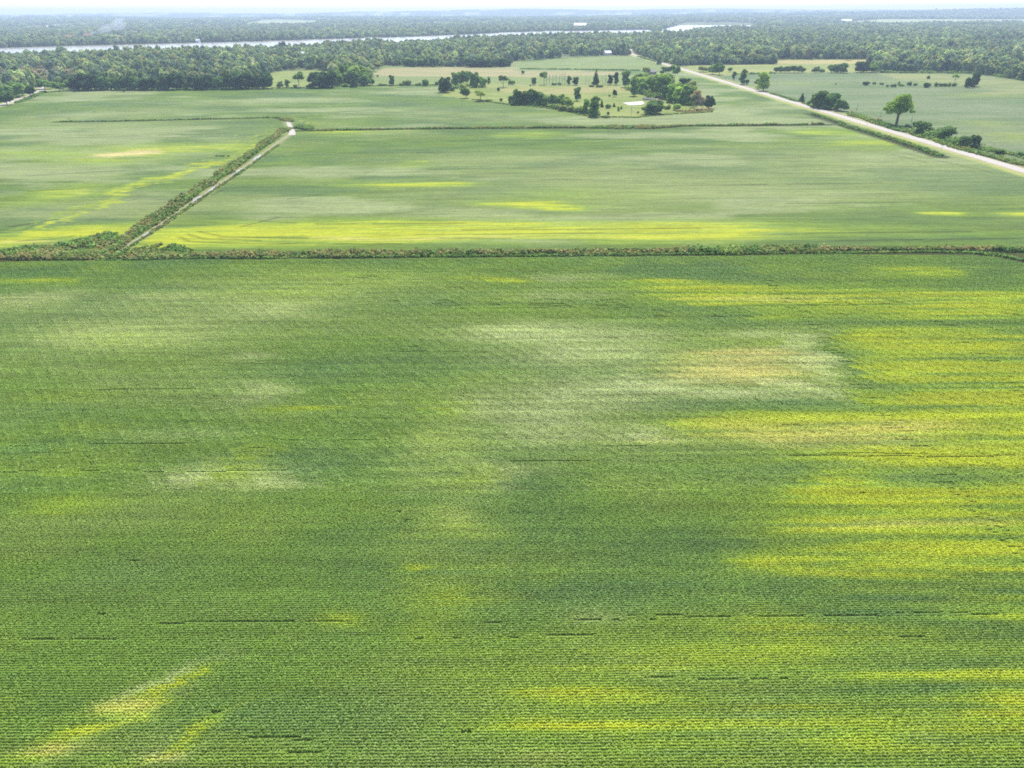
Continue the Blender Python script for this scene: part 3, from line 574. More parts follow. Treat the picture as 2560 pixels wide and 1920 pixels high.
for px, py, h, w_, k, c in ((1680, 256, 42, 24, 'tall', 'mid'), (1696, 258, 40, 24, 'tall', 'light'), (1711, 261, 46, 24, 'tall', 'mid'), (1725, 262, 42, 22, 'tall', 'dark'), (1703, 246, 40, 26, 'round', 'mid'), (1686, 240, 36, 24, 'round', 'light'), (1722, 246, 36, 26, 'round', 'olive')):
    ptree(px, py, h, w_ * 1.25, k, c, 'tall green tree in the clump behind the right corner bushes', 'clump of trees at the right corner of the farmstead')
for px in (1366, 1374, 1382, 1390, 1398, 1406, 1412):
    ptree(px, 212, random.uniform(26, 34), 8, 'bare', 'grey', 'pale bare poplar trunk in the dead row behind the farm lane', 'dead poplars behind the farm lane')
for px in (1464, 1472, 1506, 1513):
    ptree(px, 212, random.uniform(20, 28), 8, 'bare', 'grey', 'pale bare trunk beside the lone spruce on the lane', 'bare trunks beside the lane spruce')
for px, py, h, w_, k, c, l in ((1335, 212, 18, 14, 'tall', 'dark', 'small dark tree left of the dead poplars'), (1360, 212, 34, 18, 'vase', 'mid', 'thin stemmed tree at the left end of the dead poplars'), (1386, 213, 7, 14, 'shrub', 'dark', 'low bush at the feet of the dead poplars'), (1398, 213, 8, 14, 'shrub', 'mid', 'green bush at the feet of the dead poplars'),
                               (1422, 212, 22, 12, 'tall', 'dark', 'dark tree at the right end of the dead poplars'), (1439, 213, 21, 14, 'dense', 'deep', 'very dark small tree right of the dead poplars'), (1489, 211, 35, 18, 'cone', 'deep', 'lone dark spruce on the far side of the lane'), (1480, 217, 5, 18, 'shrub', 'deep', 'flat dark bush left below the lone spruce'),
                               (1499, 218, 7, 20, 'shrub', 'deep', 'flat dark bush right below the lone spruce'), (1526, 212, 24, 14, 'tall', 'deep', 'shorter dark tree of a pair on the lane'), (1540, 212, 31, 14, 'tall', 'deep', 'taller dark tree of a pair on the lane'), (1325, 215, 5, 8, 'shrub', 'dark', 'tiny bush on the lane edge')):
    ptree(px, py, h, w_, k, c, l)
# right of the road
HERO = at(2240, 314)
for px, py, h, w_, k, c, l in ((2050, 270, 45, 46, 'dense', 'dark', 'tallest round tree of the dark clump beside the road'), (2074, 273, 42, 40, 'dense', 'dark', 'middle tree of the dark clump beside the road'), (2102, 278, 32, 32, 'round', 'dark', 'lower right tree of the dark clump beside the road'), (2034, 266, 22, 16, 'shrub', 'dark', 'dark bush on the left of the roadside clump'),
                               (2004, 254, 21, 15, 'cone', 'deep', 'small dark evergreen left of the roadside clump'), (2020, 260, 10, 18, 'shrub', 'mid', 'green bush between small evergreen and the roadside clump'), (2012, 256, 22, 8, 'bare', 'grey', 'pale dead trunk beside the small roadside evergreen'),
                               (2140, 281, 24, 8, 'bare', 'grey', 'dead snag between roadside clump and the lone tree'), (2131, 282, 6, 9, 'shrub', 'brown', 'brown tuft at the foot of the dead snag'), (2158, 291, 6, 10, 'shrub', 'brown', 'reddish brown tuft beside the road bank'), (2198, 302, 24, 8, 'bare', 'grey', 'dead snag left of the lone tree'), (2198, 303, 8, 14, 'shrub', 'brown', 'brown brush left of the lone tree'),
                               (2222, 320, 10, 22, 'shrub', 'dark', 'low dark bush at the foot of the lone tree'), (2287, 316, 13, 16, 'shrub', 'dark', 'dark bush right of the lone tree'), (2272, 318, 8, 20, 'shrub', 'mid', 'low green bush right of the lone tree'), (2275, 322, 32, 7, 'bare', 'grey', 'thin pale dead trunk right of the lone tree'),
                               (2306, 335, 32, 36, 'dense', 'dark', 'first dark roadside bush right of the lone tree'), (2361, 348, 33, 38, 'round', 'dark', 'bushy tree in the middle of the right roadside row'), (2342, 338, 18, 16, 'shrub', 'dark', 'small bush left of the middle roadside tree'), (2411, 367, 28, 32, 'dense', 'dark', 'left tree of the last pair along the right roadside'),
                               (2432, 369, 30, 24, 'dense', 'deep', 'right tree of the last pair along the right roadside'), (2384, 354, 14, 20, 'shrub', 'mid', 'small green bush between the roadside trees'), (2497, 384, 13, 28, 'shrub', 'mid', 'grey green bush far down the right roadside'), (2556, 390, 12, 26, 'shrub', 'dark', 'dark bush at the right picture edge'),
                               (1908, 227, 46, 34, 'tall', 'light', 'loose pale green tree beside the road'), (1893, 222, 24, 14, 'tall', 'dark', 'dark sapling left of the pale roadside tree'), (1856, 211, 36, 18, 'tall', 'dark', 'narrow dark tree beside the road'), (1868, 211, 15, 12, 'shrub', 'dark', 'dark bush right of the narrow roadside tree'),
                               (1834, 199, 20, 9, 'tall', 'dark', 'slim dark tree beside the road'), (1824, 180, 13, 12, 'round', 'mid', 'small round tree before the yellow field'), (1782, 186, 28, 24, 'round', 'mid', 'left tree of the green clump where road meets wood'), (1798, 187, 32, 26, 'round', 'dark', 'right tree of the green clump where road meets wood'), (1758, 180, 16, 24, 'round', 'olive', 'dull green bush left of the road clump'),
                               (2119, 151, 16, 18, 'round', 'dark', 'round tree at the far edge of the tan field'), (2039, 182, 17, 20, 'round', 'dark', 'round tree alone in the far right hedge'), (2056, 182, 13, 12, 'shrub', 'mid', 'small bush right of the single hedge tree'), (2079, 182, 22, 24, 'round', 'dark', 'left tree of a rounded pair in the far right hedge'), (2100, 182, 26, 28, 'dense', 'dark', 'right tree of a rounded pair in the far right hedge'),
                               (2152, 181, 28, 30, 'dense', 'deep', 'dark tree at the near corner of the right wood'), (2180, 181, 22, 30, 'round', 'mid', 'green tree right of the dark wood corner tree'), (2165, 213, 11, 20, 'shrub', 'deep', 'round dark bush at the left end of the field hedge'), (2184, 211, 7, 10, 'shrub', 'dark', 'small bush second in the field hedge'), (2203, 212, 6, 13, 'shrub', 'dark', 'flat bush third in the field hedge'),
                               (2218, 218, 8, 8, 'shrub', 'dark', 'tiny bush left of a bushy group in the field'), (2232, 218, 10, 15, 'shrub', 'dark', 'round bush left in the bushy group in the field'), (2247, 212, 9, 8, 'cone', 'dark', 'tiny pointed bush in the middle of the field hedge'), (2253, 215, 6, 20, 'shrub', 'mid', 'flat green bush in the middle of the field hedge'), (2271, 214, 12, 14, 'shrub', 'dark', 'rounded bush right of the flat green bush'),
                               (2288, 214, 7, 14, 'shrub', 'mid', 'small bush ending the middle of the field hedge'), (2316, 219, 15, 22, 'shrub', 'deep', 'biggest round bush in the field hedge'), (2322, 197, 9, 14, 'shrub', 'deep', 'dark bush alone above the field hedge'), (2386, 208, 26, 14, 'vase', 'light', 'small thin tree with spread crown above the hedge'), (2423, 219, 26, 20, 'dense', 'deep', 'shorter left tree of the dark leaning pair in the right field'), (2434, 216, 36, 20, 'dense', 'deep', 'taller right tree of the dark leaning pair in the right field'), (2371, 184, 6, 8, 'shrub', 'dark', 'tiny bush at the edge of the right wood'), (2089, 211, 4, 6, 'shrub', 'dark', 'tiny weed clump alone in the right field')):
    ptree(px, py, h * (1.05 if px > 2280 and py > 300 else 1), w_ * (1.05 if px > 2280 and py > 300 else 1), k, c, l)
for px in (2338, 2350, 2362, 2374, 2385):
    ptree(px, 216, random.uniform(9, 12), 15, 'shrub', 'dark', 'dark bush in the unbroken right end of the field hedge', 'bushes at the right end of the field hedge')
for px, h in ((1940, 16), (1951, 18), (1962, 18), (1973, 19), (1984, 20), (1996, 20), (2006, 15)):
    ptree(px, 182, h, 16, 'round', 'dark', 'round dark tree in the close row before the yellow field', 'close row of trees before the yellow field')
for i, px in enumerate(range(1745, 1938, 8)):
    ptree(px, 161.5 - i * .06, random.uniform(13, 16), 11, 'dense', 'blue', 'bluish evergreen in the clipped looking row along the wood edge', 'evergreen row along the right wood')
for px, py in ((1174, 168), (1190, 168), (1208, 168), (1228, 168), (1250, 167), (1264, 166)):
    ptree(px, py, random.uniform(18, 23), 22, 'dense', 'deep', 'very dark dense tree at the far edge of the tan field', 'dark trees beyond the tan field')
for px, py in ((1018, 166), (1034, 167), (1050, 166), (1066, 167), (1078, 163)):
    ptree(px, py, random.uniform(18, 22), 18, 'dense', 'dark', 'dark tree in the group at the left end of the tan field', 'dark group left beyond the tan field')
# the lone cottonwood: a crown of its own
def lone_tree():
    p = HERO; h = rise(2240, 314, 80); wd = span(2240, 314, 76)
    root = link('broadleaf_tree', None, loc=p); tag(root, 'tall lone tree with thick trunk and spreading yellow green crown', 'tree')
    tm = trunk_mesh('lone_trunk', h * .95, .95, [(h * .30, .3, wd * .30, h * .30), (h * .34, 2.6, wd * .33, h * .22), (h * .42, 4.3, wd * .28, h * .26), (h * .5, 1.4, wd * .24, h * .22), (h * .38, 5.4, wd * .3, h * .2), (h * .33, 3.3, wd * .22, h * .3)], M_BARK, (.2, .1))
    link('trunk', tm, root)
    rr = random.Random(5); L = []
    for (cx, cz, r_) in ((0, .80, .20), (.18, .84, .17), (-.17, .76, .18), (.30, .72, .16), (-.32, .62, .16), (.02, .66, .20), (.22, .58, .15), (-.20, .50, .14), (-.36, .52, .10), (.34, .56, .11), (.10, .92, .12), (-.08, .90, .13), (-.28, .40, .09), (.27, .45, .10), (0, .74, .24), (.15, .68, .20), (-.12, .62, .20), (.02, .54, .22), (.2, .5, .16)):
        for k in range(2): L.append((cx * wd + rr.uniform(-1, 1), rr.uniform(-.26, .26) * wd, cz * h + rr.uniform(-.6, .6), r_ * wd * .92, r_ * wd * .92, r_ * h * .6))
    cr = link('crown', crown_mesh('lone_crown', L, 9000, .62, M_CROWN), root); cr.color = (.235, .37, .080, 1)
lone_tree()
print('trees', n_tree)
N_EDGE = 60

# ------------------------------------------------------------------ geometry-node scatter for uncountable growth
def scatter(name, pts, rotz, scl, index, tint, protos, kind='stuff'):
    col = bpy.data.collections.new(name + '_kinds')
    for i, me in enumerate(protos):
        o = bpy.data.objects.new('%s_%02d' % (name + '_kind', i), me); col.objects.link(o)
    me = bpy.data.meshes.new(name); n = len(pts); me.vertices.add(n); me.vertices.foreach_set('co', np.asarray(pts, np.float32).ravel())
    a = me.attributes.new('rot', 'FLOAT_VECTOR', 'POINT'); rv = np.zeros((n, 3), np.float32); rv[:, 2] = rotz; a.data.foreach_set('vector', rv.ravel())
    a = me.attributes.new('scl', 'FLOAT_VECTOR', 'POINT'); a.data.foreach_set('vector', np.asarray(scl, np.float32).ravel())
    a = me.attributes.new('pick', 'INT', 'POINT'); a.data.foreach_set('value', np.asarray(index, np.int32))
    a = me.attributes.new('tint', 'FLOAT_COLOR', 'POINT'); c4 = np.ones((n, 4), np.float32); c4[:, :3] = tint; a.data.foreach_set('color', c4.ravel())
    o = link(name, me); tag(o, kind=kind)
    gt = bpy.data.node_groups.new(name + '_scatter', 'GeometryNodeTree')
    gt.interface.new_socket('Geometry', in_out='INPUT', socket_type='NodeSocketGeometry'); gt.interface.new_socket('Geometry', in_out='OUTPUT', socket_type='NodeSocketGeometry')
    N = gt.nodes; gi, go = N.new('NodeGroupInput'), N.new('NodeGroupOutput')
    ip = N.new('GeometryNodeInstanceOnPoints'); ci = N.new('GeometryNodeCollectionInfo'); ci.inputs['Collection'].default_value = col
    ci.inputs['Separate Children'].default_value = True; ci.inputs['Reset Children'].default_value = True; ip.inputs['Pick Instance'].default_value = True
    def att(nm, ty):
        d = N.new('GeometryNodeInputNamedAttribute'); d.data_type = ty; d.inputs['Name'].default_value = nm; return d.outputs['Attribute']
    Lk = gt.links.new
    Lk(gi.outputs[0], ip.inputs['Points']); Lk(ci.outputs[0], ip.inputs['Instance']); Lk(att('pick', 'INT'), ip.inputs['Instance Index'])
    Lk(att('rot', 'FLOAT_VECTOR'), ip.inputs['Rotation']); Lk(att('scl', 'FLOAT_VECTOR'), ip.inputs['Scale']); Lk(ip.outputs[0], go.inputs[0])
    md = o.modifiers.new('scatter', 'NODES'); md.node_group = gt
    return o

# ------------------------------------------------------------------ crop rows of the near field
ROW = 0.36
def crop_tile(length, n, size, seed, sd=.060, ht=.55):
    x = RNG.uniform(-length / 2, length / 2, n); yy = RNG.normal(0, sd, n).clip(-2 * sd, 2 * sd)
    top = ht * (1 - (yy / (2.7 * sd)) ** 2) * (.85 + .3 * vn(x * 3.3, x * 0, seed)); z = top * (1 - RNG.random(n) ** 2.2 * .75)
    cen = np.stack([x, yy, z], 1); nr_ = RNG.normal(size=(n, 3)) * .34; nr_[:, 2] += 1.0; nr_[:, 1] += yy * 4
    co, qd = leaf_quads(cen, nr_, np.full(n, size)); return mesh_np('crop_tile', co, qd, [M_CROP])
protos = [crop_tile(1.26, 62, .115, k) for k in range(5)] + [crop_tile(3.7, 190, .15, 20 + k, .085, .42) for k in range(4)]
GAPS = [(280, 325, 1212), (50, 280, 1382), (330, 760, 1350), (880, 1280, 1382), (1050, 1300, 1347), (1300, 2300, 1337), (520, 670, 1603), (610, 690, 1633), (30, 85, 967), (30, 100, 981), (200, 400, 962), (20, 600, 1021), (620, 830, 955), (1080, 1260, 1000), (1280, 1400, 967),
        (540, 590, 970), (1850, 1990, 1382), (480, 620, 787), (200, 420, 845), (1060, 1200, 668), (800, 1000, 762), (1800, 1990, 983), (1700, 2212, 990), (1550, 1600, 688), (640, 690, 1216), (850, 930, 752), (1400, 1750, 1470)]
TRACKS = [[(1640, 600), (1730, 680), (1815, 780), (1900, 885), (1990, 985), (2090, 1090), (2230, 1225)], [(2020, 690), (2090, 745), (2160, 810), (2230, 870)]]
PLOTS = [(938, 947, 650, 668), (952, 958, 650, 668), (963, 968, 650, 668), (1150, 1153, 650, 664), (1179, 1184, 648, 668), (1300, 1306, 650, 664), (1312, 1318, 650, 666), (1328, 1335, 648, 668), (1705, 1716, 648, 664), (1722, 1738, 648, 664), (1800, 1818, 650, 666), (1915, 1925, 650, 660), (840, 848, 650, 654), (1055, 1058, 648, 666),
         (1210, 1216, 648, 668), (1420, 1432, 672, 688), (1535, 1540, 684, 688), (1605, 1611, 684, 688), (2165, 2180, 672, 684), (780, 805, 594, 606)]
pts, pick, rot, lens_ = [], [], [], []
row_y = np.arange(34, 232, ROW)
for yv in row_y:
    near = yv < 95; L = 1.2 if near else 3.6
    hw = yv * .80 + 42; xs = np.arange(-hw, hw, L) + RNG.uniform(-.3, .3)
    pts.append(np.stack([xs, np.full(len(xs), yv), np.zeros(len(xs))], 1)); pick.append(RNG.integers(0, 5, len(xs)) if near else RNG.integers(5, 9, len(xs)))
pts = np.concatenate(pts); pick = np.concatenate(pick)
pts[:, 1] += 1.1 * (fbm(pts[:, 0] / 160, pts[:, 1] * 0, 5, 2) - .5)                # rows wander a little with the planter
x_, y_ = pts[:, 0], pts[:, 1]
keep = y_ < np.interp(x_, DITCH_F[:-3, 0], DITCH_F[:-3, 1]) - 3.2 - 1.2 * vn(x_ / 9, x_ * 0, 3)
keep &= dline(x_, y_, DITCH_F[-5:]) > 5
keep &= ~((dline(x_, y_, DITCH_F[-5:]) < 40) & (x_ > DITCH_F[-3][0]) & (y_ > np.interp(x_, DITCH_F[-5:, 0], DITCH_F[-5:, 1])))
low = np.zeros(len(x_), bool)
for (a, b, v) in GAPS:
    p0, p1 = at2(a, v), at2(b, v); ym = (p0.y + p1.y) / 2 if b < 2212 else p0.y
    low |= (np.abs(y_ - ym - .25 * np.sin(x_ / 7)) < max(.19, .0016 * ym)) & (x_ > min(p0.x, p1.x)) & (x_ < max(p0.x, p1.x)) & (RNG.random(len(x_)) < .25 + .6 * (vn(x_ / 3, x_ * 0 + v, 8) > .3))
for tr in TRACKS:
    for off in (-.9, .9):
        tp = np.array([(at2(*p).x + off, at2(*p).y) for p in tr]); low |= (dline(x_, y_, tp) < .42) & (RNG.random(len(x_)) < .5)
for (a, b, c0, c1) in PLOTS:
    p0, p1 = at2(a, c1), at2(b, c0); low |= (x_ > p0.x) & (x_ < max(p1.x, p0.x + 1.3) + .9) & (y_ > p0.y) & (y_ < p1.y) & (RNG.random(len(x_)) < .8)
keep &= RNG.random(len(x_)) > .001
pts, pick, low = pts[keep], pick[keep], low[keep]
ct = crop_colour(pts[:, 0], pts[:, 1]) * RNG.uniform(.93, 1.08, (len(pts), 1))
vig = .86 + .28 * fbm(pts[:, 0] / 6, pts[:, 1] / 3, 9, 3)
sc3 = np.ones((len(pts), 3)); sc3[:, 2] = vig; sc3[:, 2] *= np.where(low, .52, 1); sc3[:, 1] = np.where(low, .72, 1) * (.92 + .16 * RNG.random(len(pts)))
scatter('crop_rows', pts, np.where(RNG.random(len(pts)) < .5, 0, math.pi), sc3, pick, ct, protos)
print('crop tiles', len(pts))

# ------------------------------------------------------------------ bank and ditch growth
def scrub(name, line, width, height, per_m, cols, leaf=.45, leaves=16, off=0.0, label=None, dz=0.0):
    P = np.asarray(line); seg = np.hypot(*(P[1:] - P[:-1]).T); cum = np.concatenate([[0], np.cumsum(seg)]); Lt = cum[-1]
    n = int(Lt * per_m); s = RNG.uniform(0, Lt, n)
    px = np.interp(s, cum, P[:, 0]); py = np.interp(s, cum, P[:, 1]); k = np.clip(np.searchsorted(cum, s) - 1, 0, len(seg) - 1)
    T = (P[1:] - P[:-1]) / seg[:, None]; nx, ny = -T[k, 1], T[k, 0]
    o = RNG.uniform(-1, 1, n) * width * .8 * (.15 + 1.5 * vn(s / 14, s * 0, 5)) + off; px, py = px + nx * o, py + ny * o
    dens = fbm(px / 9, py / 9, 77, 3); kp = dens > .24; px, py = px[kp], py[kp]; n = len(px)
    hh = .72 * height * (.25 + 1.4 * fbm(px / 12, py / 12, 79, 3)) * RNG.uniform(.6, 1.2, n)
    C_ = np.array([COL[c] if isinstance(c, str) else c for c in cols]); ci = np.clip((fbm(px / 8, py / 8, 83, 3) - .25) * 2 * len(C_) + RNG.normal(0, .5, n), 0, len(C_) - 1).astype(int)
    d = RNG.normal(size=(n, leaves, 3)); d /= np.linalg.norm(d, axis=2, keepdims=True); d[..., 2] = np.abs(d[..., 2])
    cen = np.stack([px, py, np.zeros(n) + dz], 1)[:, None] + d * np.stack([hh * .6, hh * .6, hh], 1)[:, None] * RNG.uniform(.5, 1, (n, leaves, 1))
    nr_ = (d + RNG.normal(size=d.shape) * .5); nr_[..., 2] += .4
    co, qd = leaf_quads(cen.reshape(-1, 3), nr_.reshape(-1, 3), np.full(n * leaves, leaf)); cc = np.repeat(2.5 * C_[ci] * np.array((1.0, 1.03, .92)) * RNG.uniform(.8, 1.25, (n, 1)), leaves * 4, axis=0)
    return tag(link(name, mesh_np(name, co, qd, [M_SCRUB], col=cc)), kind='stuff')
WEED = [(.070, .092, .033), (.090, .100, .040), (.108, .096, .045), (.075, .092, .036), (.050, .076, .028)]
GREENW = [(.055, .09, .03), (.075, .12, .035), (.05, .075, .028), (.10, .13, .04)]
scrub('ditch_growth', P2([(-250, 648), (0, 643), (480, 640), (700, 638), (1000, 635.5), (1400, 632), (1700, 629), (2150, 624), (2420, 623), (2700, 632)]), 3.0, 2.0, 9, WEED, .42, 18)
scrub('ditch_growth', P2([(1720, 632), (1900, 627)]), 3.0, 3.0, 5, GREENW, .5, 20)
scrub('ditch_growth', P2([(1780, 627), (2000, 627)]), 1.5, 2.0, 3, GREENW, .5, 16)
scrub('corner_growth', P2([(-60, 640), (120, 628), (230, 606), (300, 590)]), 7, 1.5, 14, WEED[:4] + GREENW[:2], .42, 16, off=0)
scrub('corner_growth', P2([(140, 618), (180, 612), (240, 606)]), 6, 2.0, 16, GREENW, .45, 18)
scrub('corner_growth', P2([(290, 640), (330, 630), (390, 628), (470, 636)]), 6.5, 1.7, 18, GREENW + WEED[:2], .45, 18)
scrub('field_margin', P2([(240, 652), (500, 646), (800, 643.5), (1100, 642), (1500, 638.5), (1900, 635), (2300, 631), (2420, 632), (2500, 640), (2560, 652), (2700, 690)]), .7, 1.0, 6, GREENW, .4, 12)
scrub('ditch_hedge', P2([(212, 650), (268, 626), (343, 579), (424, 524), (494, 476), (564, 430), (628, 384), (677, 348), (715, 322)]), 3.4, 1.9, 8, WEED + [(.10, .10, .048)], .5, 18)
scrub('ditch_hedge', P2([(255, 640), (274, 630), (349, 584), (430, 527), (500, 478), (570, 432), (633, 387), (682, 352)]), 1.1, 2.4, 2.6, GREENW[:3], .5, 18)
scrub('ditch_hedge', P2([(238, 660), (290, 638), (366, 591), (447, 536), (516, 488), (586, 442), (649, 397), (697, 362)]), 1.0, .9, 4, GREENW + WEED[:2], .4, 12)
scrub('ditch_hedge', P2([(700, 300), (716, 297), (728, 305)]), 3, 1.8, 10, WEED, .45, 14)
scrub('ditch_hedge', P2([(735, 322), (760, 318), (775, 325)]), 4, 2.6, 14, GREENW[:3], .5, 18)
scrub('ditch_hedge', P2([(770, 328), (840, 326), (1050, 322), (1267, 320), (1400, 319), (1502, 320), (1628, 321), (1701, 315), (1800, 314), (1990, 312), (2060, 311)]), 2.4, 1.7, 6, WEED + GREENW[:2], .5, 16)
scrub('ditch_hedge', P2([(1490, 318), (1560, 319), (1640, 317)]), 6, 1.8, 10, WEED[:3] + GREENW[:2], .5, 16)
scrub('ditch_hedge', P2([(140, 305), (300, 303), (560, 297), (690, 294), (716, 300)]), .9, 1.3, 3, GREENW[:3], .5, 12)
scrub('ditch_hedge', P2([(540, 391), (600, 391)]), .6, 1.2, 2, GREENW[:3], .5, 12)
scrub('roadside_hedge', P2([(2028, 285), (2090, 304), (2110, 312)]), 1.6, 1.8, 6, GREENW[:3], .5, 16)
scrub('roadside_hedge', P2([(2095, 312), (2160, 328), (2250, 355), (2350, 390)]), 2.0, 2.0, 7, GREENW[:3] + WEED[:1], .5, 16)
scrub('roadside_hedge', P2([(2120, 284), (2170, 299), (2240, 322), (2330, 347), (2420, 378), (2500, 398), (2600, 425)]), 4.5, 1.8, 9, GREENW + WEED[:2], .5, 16)
scrub('roadside_hedge', P2([(1925, 232), (1990, 253), (2060, 275)]), 3, 1.2, 5, GREENW + WEED[:2], .5, 14)
scrub('roadside_hedge', P2([(2430, 366), (2560, 392), (2650, 415)]), 5, 1.6, 8, GREENW, .5, 16)
scrub('roadside_hedge', P2([(1595, 141), (1640, 155)]), 4, 2.5, 1.2, GREENW[:3], .8, 16)
scrub('roadside_hedge', P2([(2292, 330), (2320, 338), (2370, 352), (2440, 372)]), 4, 5.5, 2.2, GREENW[:3], .8, 22)
scrub('lane_hedge', P2([(40, 258), (75, 245), (105, 232), (140, 230), (185, 227)]), 3, 1.6, 5, GREENW[:3], .6, 14)
scrub('farmstead_weeds', P2([(1180, 249), (1270, 261), (1345, 267), (1420, 279), (1480, 292), (1590, 294), (1640, 288), (1780, 280)]), 2.5, 1.1, 4, WEED + GREENW, .55, 12)
scrub('farmstead_weeds', P2([(1690, 278), (1740, 279), (1780, 276)]), 5, 1.6, 6, [(.13, .105, .06), (.10, .09, .05)], .55, 14)
scrub('hedge_line', P2([(640, 221), (690, 220), (790, 220), (840, 217), (930, 214), (1100, 213)]), 3, 1.3, 2.4, GREENW[:3], .6, 14)
scrub('hedge_line', P2([(185, 226), (400, 225.5), (640, 222.5)]), 3, 2.0, 3, GREENW[:3], .7, 14)
scrub('hedge_line', P2([(2200, 182), (2420, 183), (2480, 188), (2560, 201), (2700, 222)]), 5, 4.0, 2.2, GREENW[:3], .8, 16)
scrub('hedge_line', P2([(1835, 187), (1940, 183.5)]), 4, 2.5, 2.2, GREENW[:3], .7, 16)
scrub('corn_edge', P2([(1300, 172.5), (1400, 174), (1500, 175), (1600, 176.5)]), 2, 2.2, 3, [(.06, .10, .03), (.08, .12, .035)], .8, 12)

# ------------------------------------------------------------------ far wood
def forest_points():
    out = []
    for (r0, r1, sp) in ((600, 1500, 8.0), (1500, 2200, 9.5), (2200, 4000, 14.0), (4000, 7600, 24.0)):
        gx, gy = np.meshgrid(np.arange(-r1 * .8 - 60, r1 * .8 + 60, sp), np.arange(r0 * .7, r1 + sp, sp)); gx = gx.ravel() + RNG.uniform(-.48, .48, gx.size) * sp; gy = gy.ravel() + RNG.uniform(-.48, .48, gy.size) * sp
        k = (gy >= r0) & (gy < r1) & (np.abs(gx) < gy * .78 + 60); out.append(np.stack([gx[k], gy[k], np.full(k.sum(), sp)], 1))
    p = np.concatenate(out); x, y, sp = p.T
    k = inpoly(x, y, FOREST) & ~inpoly(x, y, RIVER) & ~inpoly(x, y, LAKE) & (dline(x, y, ROAD_ALL) > 9) & (dline(x, y, LANE) > 7)
    for f in FAR_FIELDS: k &= ~inpoly(x, y, f)
    k &= ~(inpoly(x, y, TOWN) & (RNG.random(len(x)) < .62))
    for (hx, hy, rr_) in HOUSES: k &= ~((np.abs(x - hx * y / hy) < rr_) & (y < hy + rr_ * .6) & (y > hy - rr_ * 2.2))
    gap = fbm(x / 90, y / 130, 131, 4); k &= (gap < .62) | (RNG.random(len(x)) < .15) | ((y < 1300) & (gap < .67))
    return p[k]
HOUSES = []
M_WHITE = simple('white_siding', (.66, .65, .63), .7, .06)
M_ROOFW = simple('pale_metal_roof', (.6, .61, .62), .45, .06)
M_ROOFG = simple('grey_shingle', (.22, .21, .20), .9, .15)
M_ROOFR = simple('red_brown_roof', (.30, .13, .09), .8, .15)
M_GREY = simple('weathered_boards', (.27, .25, .22), .95, .25)
M_GLASS = simple('dark_window', (.03, .035, .04), .15, .1, 1, .5)
M_CONC = simple('concrete', (.38, .365, .34), .9, .12, .5)
def house(px, py, wd, dp, hh, roof_h, label, cat='house', name='house', wall=M_WHITE, roof=M_ROOFG, rz=0.0, rr=None):
    p = at(px, py); HOUSES.append((p.x, p.y, rr or wd * .9)); p.z = float(terrain(np.array([p.x]), np.array([p.y]))[0])
    root = link(name, None, loc=p); root.rotation_euler.z = rz; tag(root, label, cat)
    x, y = wd / 2, dp / 2
    m = MB().box(-x, x, -y, y, 0, hh); m.add([(-x, -y, hh), (-x, y, hh), (-x, 0, hh + roof_h), (x, -y, hh), (x, y, hh), (x, 0, hh + roof_h)], [(0, 2, 1), (3, 4, 5)])
    link('wall', m.mesh('wall', wall), root)
    o = .45; k = roof_h / y; r = MB()
    for s in (-1, 1):
        r.add([(-x - o, s * (y + o), hh - o * k + .06), (x + o, s * (y + o), hh - o * k + .06), (x + o, 0, hh + roof_h + .06), (-x - o, 0, hh + roof_h + .06),
               (-x - o, s * (y + o), hh - o * k + .26), (x + o, s * (y + o), hh - o * k + .26), (x + o, 0, hh + roof_h + .26), (-x - o, 0, hh + roof_h + .26)], [(0, 3, 2, 1), (4, 5, 6, 7), (0, 1, 5, 4), (1, 2, 6, 5), (3, 0, 4, 7)])
    link('roof', r.mesh('roof', roof), root)
    for wx in (-.3, .3): link('window', MB().box(wx * wd - .6, wx * wd + .6, -y - .04, -y + .01, 1.0, 2.3).mesh('window', M_GLASS), root)
    link('door', MB().box(-.55, .55, -y - .05, -y + .01, .05, 2.15).mesh('door', M_GREY), root)
house(748, 143, 20, 11, 5, 3.5, 'white roofed farm building among trees left of centre, lower one', 'farm building', 'farm_building', M_WHITE, M_ROOFW, .1)
house(751, 129, 11, 8, 4, 3, 'small white house just above the white roofed farm building', wall=M_WHITE, roof=M_ROOFW, rz=.3)
house(772, 135, 10, 8, 4, 2.6, 'white house in trees right of the white roofed farm building', roof=M_ROOFW)
house(812, 139, 15, 9, 4, 2.6, 'pale building in the wood furthest right of the white group', 'farm building', 'farm_building', roof=M_ROOFG)
house(1518, 138.5, 12, 9, 4.5, 3, 'white house at the wood edge behind the green field', roof=M_ROOFW, rz=.4)
house(1630, 186, 9, 6, 3.2, 2.2, 'weathered grey shed half hidden by trees near the road', 'shed', 'shed', M_GREY, M_GREY, .2, 3)
house(496, 107, 9, 8, 6, 3, 'tall white house on the far bank of the river', roof=M_ROOFW)
house(176, 97, 34, 16, 5, 5, 'red roofed building left of the smoke', roof=M_ROOFR, rz=.2)
house(222, 92, 30, 16, 5, 5, 'red brown roof closest to the smoke', roof=M_ROOFR, rz=-.2)
house(300, 100, 26, 16, 5, 5, 'red brown house below the smoke near the river', roof=M_ROOFR)
house(352, 88, 40, 18, 6, 5, 'pale long building right of the smoke', 'building', 'long_building', roof=M_ROOFW)
house(330, 94, 22, 14, 5, 4, 'white cottage right of the smoke', roof=M_ROOFG, rz=.3)
house(418, 83, 34, 16, 6, 5, 'brown roofed house furthest right of the smoke', roof=M_ROOFR, rz=.1)
house(92, 98, 18, 12, 5, 4, 'small white house on the far bank at the left', roof=M_ROOFW)
house(835, 92, 22, 14, 5, 4, 'small pale house above the river left of centre', roof=M_ROOFW)
house(1450, 70, 55, 26, 12, 8, 'bright white house beyond the river right of centre', roof=M_ROOFW, rr=70)
